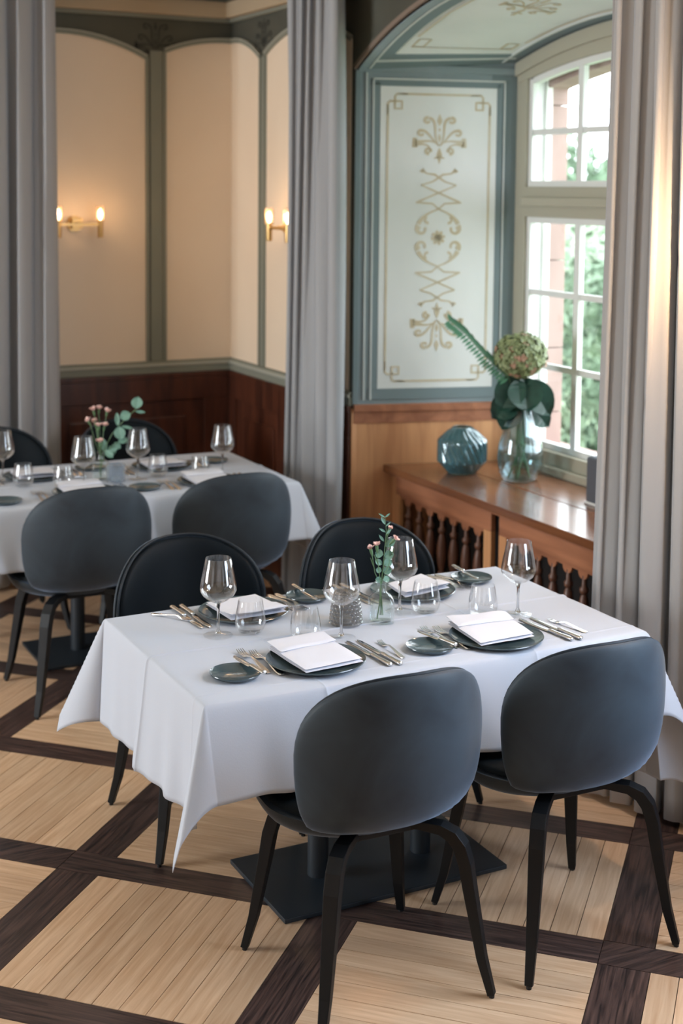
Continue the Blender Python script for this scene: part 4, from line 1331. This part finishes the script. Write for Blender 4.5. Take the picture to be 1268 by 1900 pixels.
# flower bottles
def bottle(loc, label, spec):
    r = empty('flower_bottle', (*loc, ZT), math.radians(-20)); tag(r, label, 'vase', 'ribbed bottles with flowers')
    V = []; F = []; seg = 64
    prof = [(0, .034), (.003, .0365), (.06, .0365), (.072, .034), (.082, .026), (.089, .016), (.094, .0135), (.115, .0135), (.118, .0175), (.122, .0175), (.124, .015)]
    for z, rad in prof:
        sq = 1.0 if z < .062 else max(0, 1 - (z - .062) / .03)
        for i in range(seg):
            a = 2 * PI * i / seg; c, s = cos(a), sin(a); k = (abs(c) ** 5 + abs(s) ** 5) ** (-1 / 5)
            rr = rad * (1 + (k - 1) * sq) + (.0012 * (abs(sin(a * 12)) - .5) if .004 < z < .09 else 0)
            V.append((rr * c, rr * s, z))
    n = len(prof)
    for j in range(n - 1):
        for i in range(seg):
            i2 = (i + 1) % seg; F.append((j * seg + i, j * seg + i2, (j + 1) * seg + i2, (j + 1) * seg + i))
    F.append(tuple(range(seg - 1, -1, -1)))
    b = MB().add(V, F).obj('bottle', M['bottleglass'], r, smooth=True)
    MB().lathe([(.029, .004), (.031, .006), (.031, .058), (.001, .058)], 24, cap=True).obj('water', M['water'], b, smooth=True)
    spec(loc)
    return r


EX = Vector((Rc.x, Rc.y, 0)).normalized(); EY = Vector((-EX.y, EX.x, 0))   # a right / depth basis to lay sprigs out
def leaf(mb, c, d, up, ln, wd, cup=.15, pointed=False):
    c = Vector(c); d = Vector(d).normalized(); s = d.cross(Vector(up)).normalized(); n = s.cross(d)
    K = 8; V = []
    for i in range(K + 1):
        t = i / K; w_ = wd * (sin(PI * min(1, t * 1.0)) ** (.7 if not pointed else 1.1)) * (1 if not pointed else (1 - .35 * t))
        base = c + d * ln * t + n * (-cup * ln * t * t)
        for q in (-1, 0, 1):
            V.append(base + s * w_ / 2 * q + n * abs(q) * wd * .12)
    F = []
    for i in range(K):
        for q in (0, 1):
            a = 3 * i + q; F.append((a, a + 1, a + 4, a + 3))
    mb.add(V, F)


def carnation(r, pos, d, size, rnd):
    d = Vector(d).normalized(); a = d.cross(Vector((0, 0, 1)));
    if a.length < .1: a = d.cross(Vector((1, 0, 0)))
    a.normalize(); b = d.cross(a); mb = MB()
    for k in range(16):
        w_ = rnd.uniform(0, 6.28); spread = rnd.uniform(.25, 1.1)
        dd = (d + (a * cos(w_) + b * sin(w_)) * spread).normalized()
        leaf(mb, Vector(pos), dd, d, size * rnd.uniform(.8, 1.1), size * .75, .25)
    mb.obj('blossom', M['pink'], r)
    MB().tube([Vector(pos) - d * .022, Vector(pos) - d * .01, Vector(pos) + d * .002], [.0025, .0045, .0048], 8).obj('calyx', M['stem'], r, smooth=True)


def sprig_spec1(loc):
    rnd = random.Random(4)
    g = empty('eucalyptus_sprig', (*loc, ZT)); tag(g, 'eucalyptus sprig with round grey-green leaves in the bottle on the nearer table', 'flowers')
    def P(a, z, dp=0.0): return EX * a + EY * dp + Vector((0, 0, z))
    line = [P(-.012, .008), P(-.006, .05), P(-.002, .11), P(.004, .16), P(.008, .22), P(.012, .27), P(.008, .315)]
    MB().tube(line, [.0018, .0018, .0017, .0015, .0013, .001, .0007], 7).obj('stem', M['stem'], g, smooth=True)
    for (a0, z0, da, dz, ln, wd, dp) in ((.004, .125, .8, .15, .022, .020, .3), (.0, .125, -.9, .2, .020, .018, -.3), (.004, .150, 1, .35, .028, .024, -.3), (.0, .152, -1, .25, .018, .018, .2),
                                         (.006, .170, .9, .5, .028, .024, .2), (.0, .172, -.8, .6, .024, .018, -.2), (.008, .198, .9, .25, .030, .028, -.4), (.004, .20, -1, .2, .026, .026, .4),
                                         (.010, .225, .9, .65, .036, .022, .2), (.006, .24, -.8, 1, .026, .010, .2), (.012, .262, .8, .8, .024, .008, .2), (.010, .268, -.9, .6, .024, .008, -.2),
                                         (.010, .285, .9, .9, .022, .006, 0), (.009, .29, -.5, 1, .03, .012, .1), (.008, .312, .7, .6, .020, .007, .1), (.008, .312, -.9, .6, .024, .006, -.1)):
        mb = MB(); leaf(mb, P(a0, z0), P(da, dz, dp), EY * -1 + Vector((0, 0, .35)), ln, wd, .1, wd < .013); mb.obj('leaf', M['leaf_e'], g)
    for k, (a, z, dp, lean) in enumerate(((-.033, .215, .005, -.25), (-.016, .232, -.02, -.1), (.022, .275, .01, .35), (.036, .248, -.008, .9))):
        c = empty('carnation', (*loc, ZT)); tag(c, ('pink carnation leaning left in the bottle on the nearer table', 'half-hidden pink carnation behind the eucalyptus stem', 'pink carnation bud at the top of the nearer bouquet', 'open pink carnation bending right on the nearer bouquet')[k], 'flower', 'pink carnations of the nearer bouquet')
        tip = P(a, z, dp); d = P(lean, 1, -.2).normalized()
        MB().tube([P(-.004 + .003 * k, .02), P(-.002, .11), P(a * .6, z - .07, dp), tip - d * .02], .0012, 6).obj('stem', M['stem'], c, smooth=True)
        carnation(c, tip, d, .016 if k != 2 else .012, rnd)
        mb = MB(); leaf(mb, P(a * .6, z - .06, dp), P(.4 * (1 if a > 0 else -1), 1), EY * -1, .04, .005, .1, True); mb.obj('leaf', M['stem'], c)


def sprig_spec2(loc):
    rnd = random.Random(9)
    g = empty('eucalyptus_sprig', (*loc, ZT)); tag(g, 'blurred eucalyptus sprig arching right on the farther table', 'flowers')
    def P(a, z, dp=0.0): return EX * a + EY * dp + Vector((0, 0, z))
    MB().tube([P(0, .01), P(.004, .11), P(.05, .20), P(.11, .27), P(.155, .31)], .0018, 7).obj('stem', M['stem'], g, smooth=True)
    MB().tube([P(0, .05), P(.02, .12), P(.075, .165)], .0016, 7).obj('stem', M['stem'], g, smooth=True)
    for (a0, z0, da, dz, ln, wd, dp) in ((.155, .31, .1, 1, .055, .050, .2), (.13, .29, -.5, -.2, .050, .045, -.2), (.15, .30, 1, -.1, .045, .014, .2), (.075, .235, -.1, 1, .06, .022, .1),
                                         (.08, .235, .15, -1, .06, .05, -.2), (.09, .235, 1, -.2, .05, .014, .1), (.04, .15, .2, -.6, .05, .04, .2), (.02, .12, -.2, 1, .06, .03, .2), (.02, .13, .6, -.5, .05, .03, -.3),
                                         (.06, .165, .6, -.7, .04, .025, .1), (.075, .165, .9, .3, .045, .03, .2), (.05, .155, .9, -.9, .035, .022, .1), (.03, .12, .9, .4, .05, .02, -.2)):
        mb = MB(); leaf(mb, P(a0, z0), P(da, dz, dp), EY * -1 + Vector((0, 0, .35)), ln, wd, .1); mb.obj('leaf', M['leaf_e'], g)
    for k, (a, z, dp, lean) in enumerate(((-.03, .30, 0, -.2), (-.008, .305, .01, .1), (.028, .295, .0, .2), (-.05, .255, -.01, -.5), (-.028, .245, .02, -.2), (-.005, .235, -.02, .1), (.018, .235, -.01, .2), (.0, .165, -.02, .1))):
        c = empty('carnation', (*loc, ZT)); tag(c, 'blurred pink carnation on the farther table, ' + ('topmost bloom at the left', 'top bloom beside the leftmost', 'bud right of the top blooms', 'low bloom farthest left', 'bloom under the top pair', 'bloom amid the bunch', 'bloom ending the middle row', 'single bloom at the bottle neck')[k], 'flower', 'pink carnations of the farther bouquet')
        tip = P(a, z, dp); d = P(lean, 1, -.2).normalized()
        MB().tube([P(-.004, .02), P(-.002, .11), P(a * .5, z - .08, dp), tip - d * .02], .0014, 6).obj('stem', M['stem'], c, smooth=True)
        carnation(c, tip, d, .022, rnd)


bottle((1.966, 3.565), 'square ribbed glass bottle holding carnations on the nearer table', sprig_spec1)
bottle((1.836, 5.865), 'blurred ribbed glass bottle holding flowers on the farther table', sprig_spec2)

# ------------------------------------------------------------------ VASES ON THE CABINET
# teal faceted vase with slanting ribs
V = []; F = []; seg = 112
pf = [(0, .062), (.006, .066), (.05, .105), (.056, .112), (.150, .112), (.158, .106), (.205, .055), (.212, .047), (.214, .044)]
for z, rad in pf:
    for i in range(seg):
        a = 2 * PI * i / seg
        f8 = cos(PI / 8) / cos(((a + z * 1.5) % (PI / 4)) - PI / 8)
        rib = .0045 * (abs(sin(14 * (a + z * 5))) - .5) if .005 < z < .205 else 0
        rr = rad * (1 * .45 + .55 * f8 * 1.02) + rib
        V.append((rr * cos(a), rr * sin(a), z))
for j in range(len(pf) - 1):
    for i in range(seg):
        i2 = (i + 1) % seg; F.append((j * seg + i, j * seg + i2, (j + 1) * seg + i2, (j + 1) * seg + i))
F.append(tuple(range(seg - 1, -1, -1)))
# refine long spans for slanted ribs
def refine(pf, n):
    out = []
    for (z0, r0), (z1, r1) in zip(pf, pf[1:]):
        k = max(1, int((z1 - z0) / n))
        for i in range(k): out.append((z0 + (z1 - z0) * i / k, r0 + (r1 - r0) * i / k))
    return out + [pf[-1]]
pf2 = refine(pf, .008); V = []; F = []; seg = 220
for z, rad in pf2:
    for i in range(seg):
        a = 2 * PI * i / seg
        f8 = 1.0
        rib = .0065 * (abs(sin(11 * (a + z * 4.2))) - .5) if .005 < z < .205 else 0
        rr = rad * f8 + rib; V.append((rr * cos(a), rr * sin(a), z))
for j in range(len(pf2) - 1):
    for i in range(seg):
        i2 = (i + 1) % seg; F.append((j * seg + i, j * seg + i2, (j + 1) * seg + i2, (j + 1) * seg + i))
F.append(tuple(range(seg - 1, -1, -1)))
tv = MB().add(V, F).obj('faceted_vase', M['teal'], smooth=True, loc=(3.417, 5.448, .7355))
md = tv.modifiers.new('s', 'SOLIDIFY'); md.thickness = .004; md.offset = -1
tag(tv, 'squat teal glass vase with slanting ribs on the window cabinet', 'vase')
# clear vase
cv = empty('clear_vase', (3.572, 5.206, .7355)); tag(cv, 'tall pear-shaped clear glass vase half full of water on the window cabinet', 'vase')
o = [(.001, 0), (.066, 0), (.078, .005), (.096, .035), (.104, .075), (.104, .11), (.098, .16), (.086, .21), (.070, .26), (.056, .295), (.052, .315)]
ow = lathe_obj('glass_body', o + [(.049, .315), (.053, .293), (.067, .258), (.083, .208), (.095, .16), (.101, .11), (.101, .075), (.093, .036), (.076, .012), (.001, .010)], 48, M['vase'], cv)
lathe_obj('water', [(.001, .011), (.075, .0125), (.092, .037), (.100, .076), (.100, .11), (.0965, .14), (.001, .14)], 48, M['water'], cv)
hy = empty('hydrangea', (3.572, 5.206, .7355)); tag(hy, 'green hydrangea head with big dark leaves standing in the clear vase', 'flower')
def P(a, z, dp=0.0): return EX * a + EY * dp + Vector((0, 0, z))
for k in range(5):
    ang = k * 1.3
    MB().tube([Vector((.05 * cos(ang), .05 * sin(ang), .015)), Vector((.02 * cos(ang + 2), .02 * sin(ang + 2), .16)), Vector((.012 * cos(ang + 2.5), .012 * sin(ang + 2.5), .33)), Vector((.005 * k - .01, 0, .50))], .0045, 8).obj('stem', M['stem'], hy, smooth=True)
for (a0, z0, da, dz, dp, ln, wd) in ((-.01, .47, -.55, -.85, -.5, .19, .14), (.0, .46, .15, -1, -.8, .17, .16), (.02, .45, .6, -.8, -.3, .19, .14), (-.01, .38, -.8, -.6, -.2, .16, .13), (-.02, .36, -.5, -.9, -.3, .15, .12),
                                     (.02, .35, .8, -.75, -.2, .15, .12), (.02, .38, 1, -.2, .4, .15, .11), (-.01, .44, -.6, -.5, .7, .16, .12), (.01, .43, .3, -.7, .8, .16, .12)):
    mb = MB(); leaf(mb, P(a0, z0), P(da, dz, dp), P(da * .3, .4, -1), ln, wd, .18); mb.obj('leaf', M['leaf_d'], hy)
rnd = random.Random(2)
fa, fb = MB(), MB()
cen = P(-.008, .555)
for k in range(520):
    z = 1 - 2 * (k + .5) / 520; w_ = k * 2.399963; q = math.sqrt(1 - z * z)
    d = Vector((q * cos(w_), q * sin(w_), z)); rr = rnd.uniform(.102, .122) * (1 - .12 * (z < -.3))
    c = cen + Vector((d.x * rr, d.y * rr, d.z * rr * .88))
    a = d.cross(Vector((.3, .2, 1))).normalized(); b = d.cross(a)
    tgt = fb if rnd.random() < (.16 if z < -.2 else .05) else fa
    w0 = rnd.uniform(0, 6.28)
    for p in range(4):
        wv = w0 + p * PI / 2; dd = (a * cos(wv) + b * sin(wv) + d * rnd.uniform(.15, .8)).normalized()
        leaf(tgt, c, dd, d, .019, .015, .35)
o = fa.obj('florets', M['floret'], hy); o['kind'] = 'stuff'
o = fb.obj('rosy_florets', M['floret_p'], hy); o['kind'] = 'stuff'
core = lathe_obj('flower_core', [(.001, -.085), (.05, -.07), (.085, -.02), (.088, .02), (.06, .06), (.001, .082)], 24, M['floret'], hy); core.location = cen
fr = empty('fern_sprig', (3.572, 5.206, .7355)); tag(fr, 'feathery green sprig reaching left from the clear vase', 'flowers')
pts = [P(.0, .02), P(-.01, .30), P(-.06, .46, -.02), P(-.16, .55, -.03), P(-.26, .66, -.03), P(-.335, .72, -.03)]
MB().tube(pts, [.003, .003, .0025, .002, .0015, .001], 7).obj('stem', M['stem'], fr, smooth=True)
for i in range(26):
    t = .38 + .62 * i / 26; k = t * 5; a = int(min(k, 4)); p = pts[a].lerp(pts[a + 1], k - a)
    if k < 2: continue
    for s in (-1, 1):
        mb = MB(); leaf(mb, p, P(-.45 + .12 * s, .8 * s + .45, s * .3), EY * -1 + Vector((0, 0, .5)), rnd.uniform(.045, .06) * (1.25 - t * .5), .017, .1, True); mb.obj('leaflet', M['leaf_f'], fr)
# small speaker at the window
sp = empty('small_speaker', (3.585, 4.62, .7355)); tag(sp, 'small rounded grey speaker standing on the cabinet, half behind the curtain', 'speaker')
MB().box((-.04, -.05, .0), (.04, .07, .20)).obj('speaker_body', M['speaker'], sp, bevel=.018, seg=4)
MB().box((-.043, -.052, .0), (.043, .073, .012)).obj('speaker_foot', M['sash_white'], sp, bevel=.004)

# ------------------------------------------------------------------ GARDEN
struct(MB().box((4.2, -30, -3.1), (60, 70, -3.0)).obj('ground', M['lawn']))
def tree(x, y, zc, rx, rz, m, label, seed, n=7000, sz=.075):
    r = empty('garden_tree', (x, y, -3)); tag(r, label, 'tree', 'trees outside the window')
    MB().tube([(0, 0, 0), (.05, .02, 1.0), (0, 0, zc + 3 - rz * .3)], [.14, .11, .07], 8).obj('trunk', M['bark'], r, smooth=True)
    rn = random.Random(seed); mb = MB()
    blobs = [(rn.uniform(-.6, .6) * rx, rn.uniform(-.6, .6) * rx, rn.uniform(-.6, .6) * rz, rn.uniform(.35, .6)) for _ in range(14)]
    for _ in range(n):
        bx, by, bz, br = rn.choice(blobs)
        d = Vector((rn.gauss(0, 1), rn.gauss(0, 1), rn.gauss(0, 1))).normalized() * rn.uniform(.75, 1)
        c = Vector((bx + d.x * rx * br, by + d.y * rx * br, zc + 3 + bz + d.z * rz * br))
        a = Vector((rn.gauss(0, 1), rn.gauss(0, 1), rn.gauss(0, 1))).normalized(); b = a.cross(d).normalized(); s = sz * rn.uniform(.6, 1.2)
        mb.add([c - a * s, c + b * s * .5, c + a * s, c - b * s * .5], [(0, 1, 2, 3)])
    o = mb.obj('crown', m, r); o['kind'] = 'stuff'
    return r


tree(8.8, 10.9, .25, 1.5, 1.5, M['foliage'], 'green tree crown seen through the middle panes', 1)
tree(11.5, 15.5, .5, 2.4, 1.9, M['foliage2'], 'pale leafy tree farther off behind the window bars', 2)
tree(14.5, 21, .9, 3.4, 2.1, M['foliage'], 'distant broad tree under the white sky', 3, 8000, .14)
tree(6.4, 7.6, -1.6, 1.1, 1.0, M['foliage2'], 'low pale shrub seen through the lower panes', 4)
tree(13.8, 12.4, -1.5, 1.5, 1.2, M['foliage'], 'low dark shrub between the trees outside', 5)
tree(10.4, 6.0, -.3, 1.4, 1.4, M['foliage'], 'green tree nearest the window, behind the curtain line', 6)
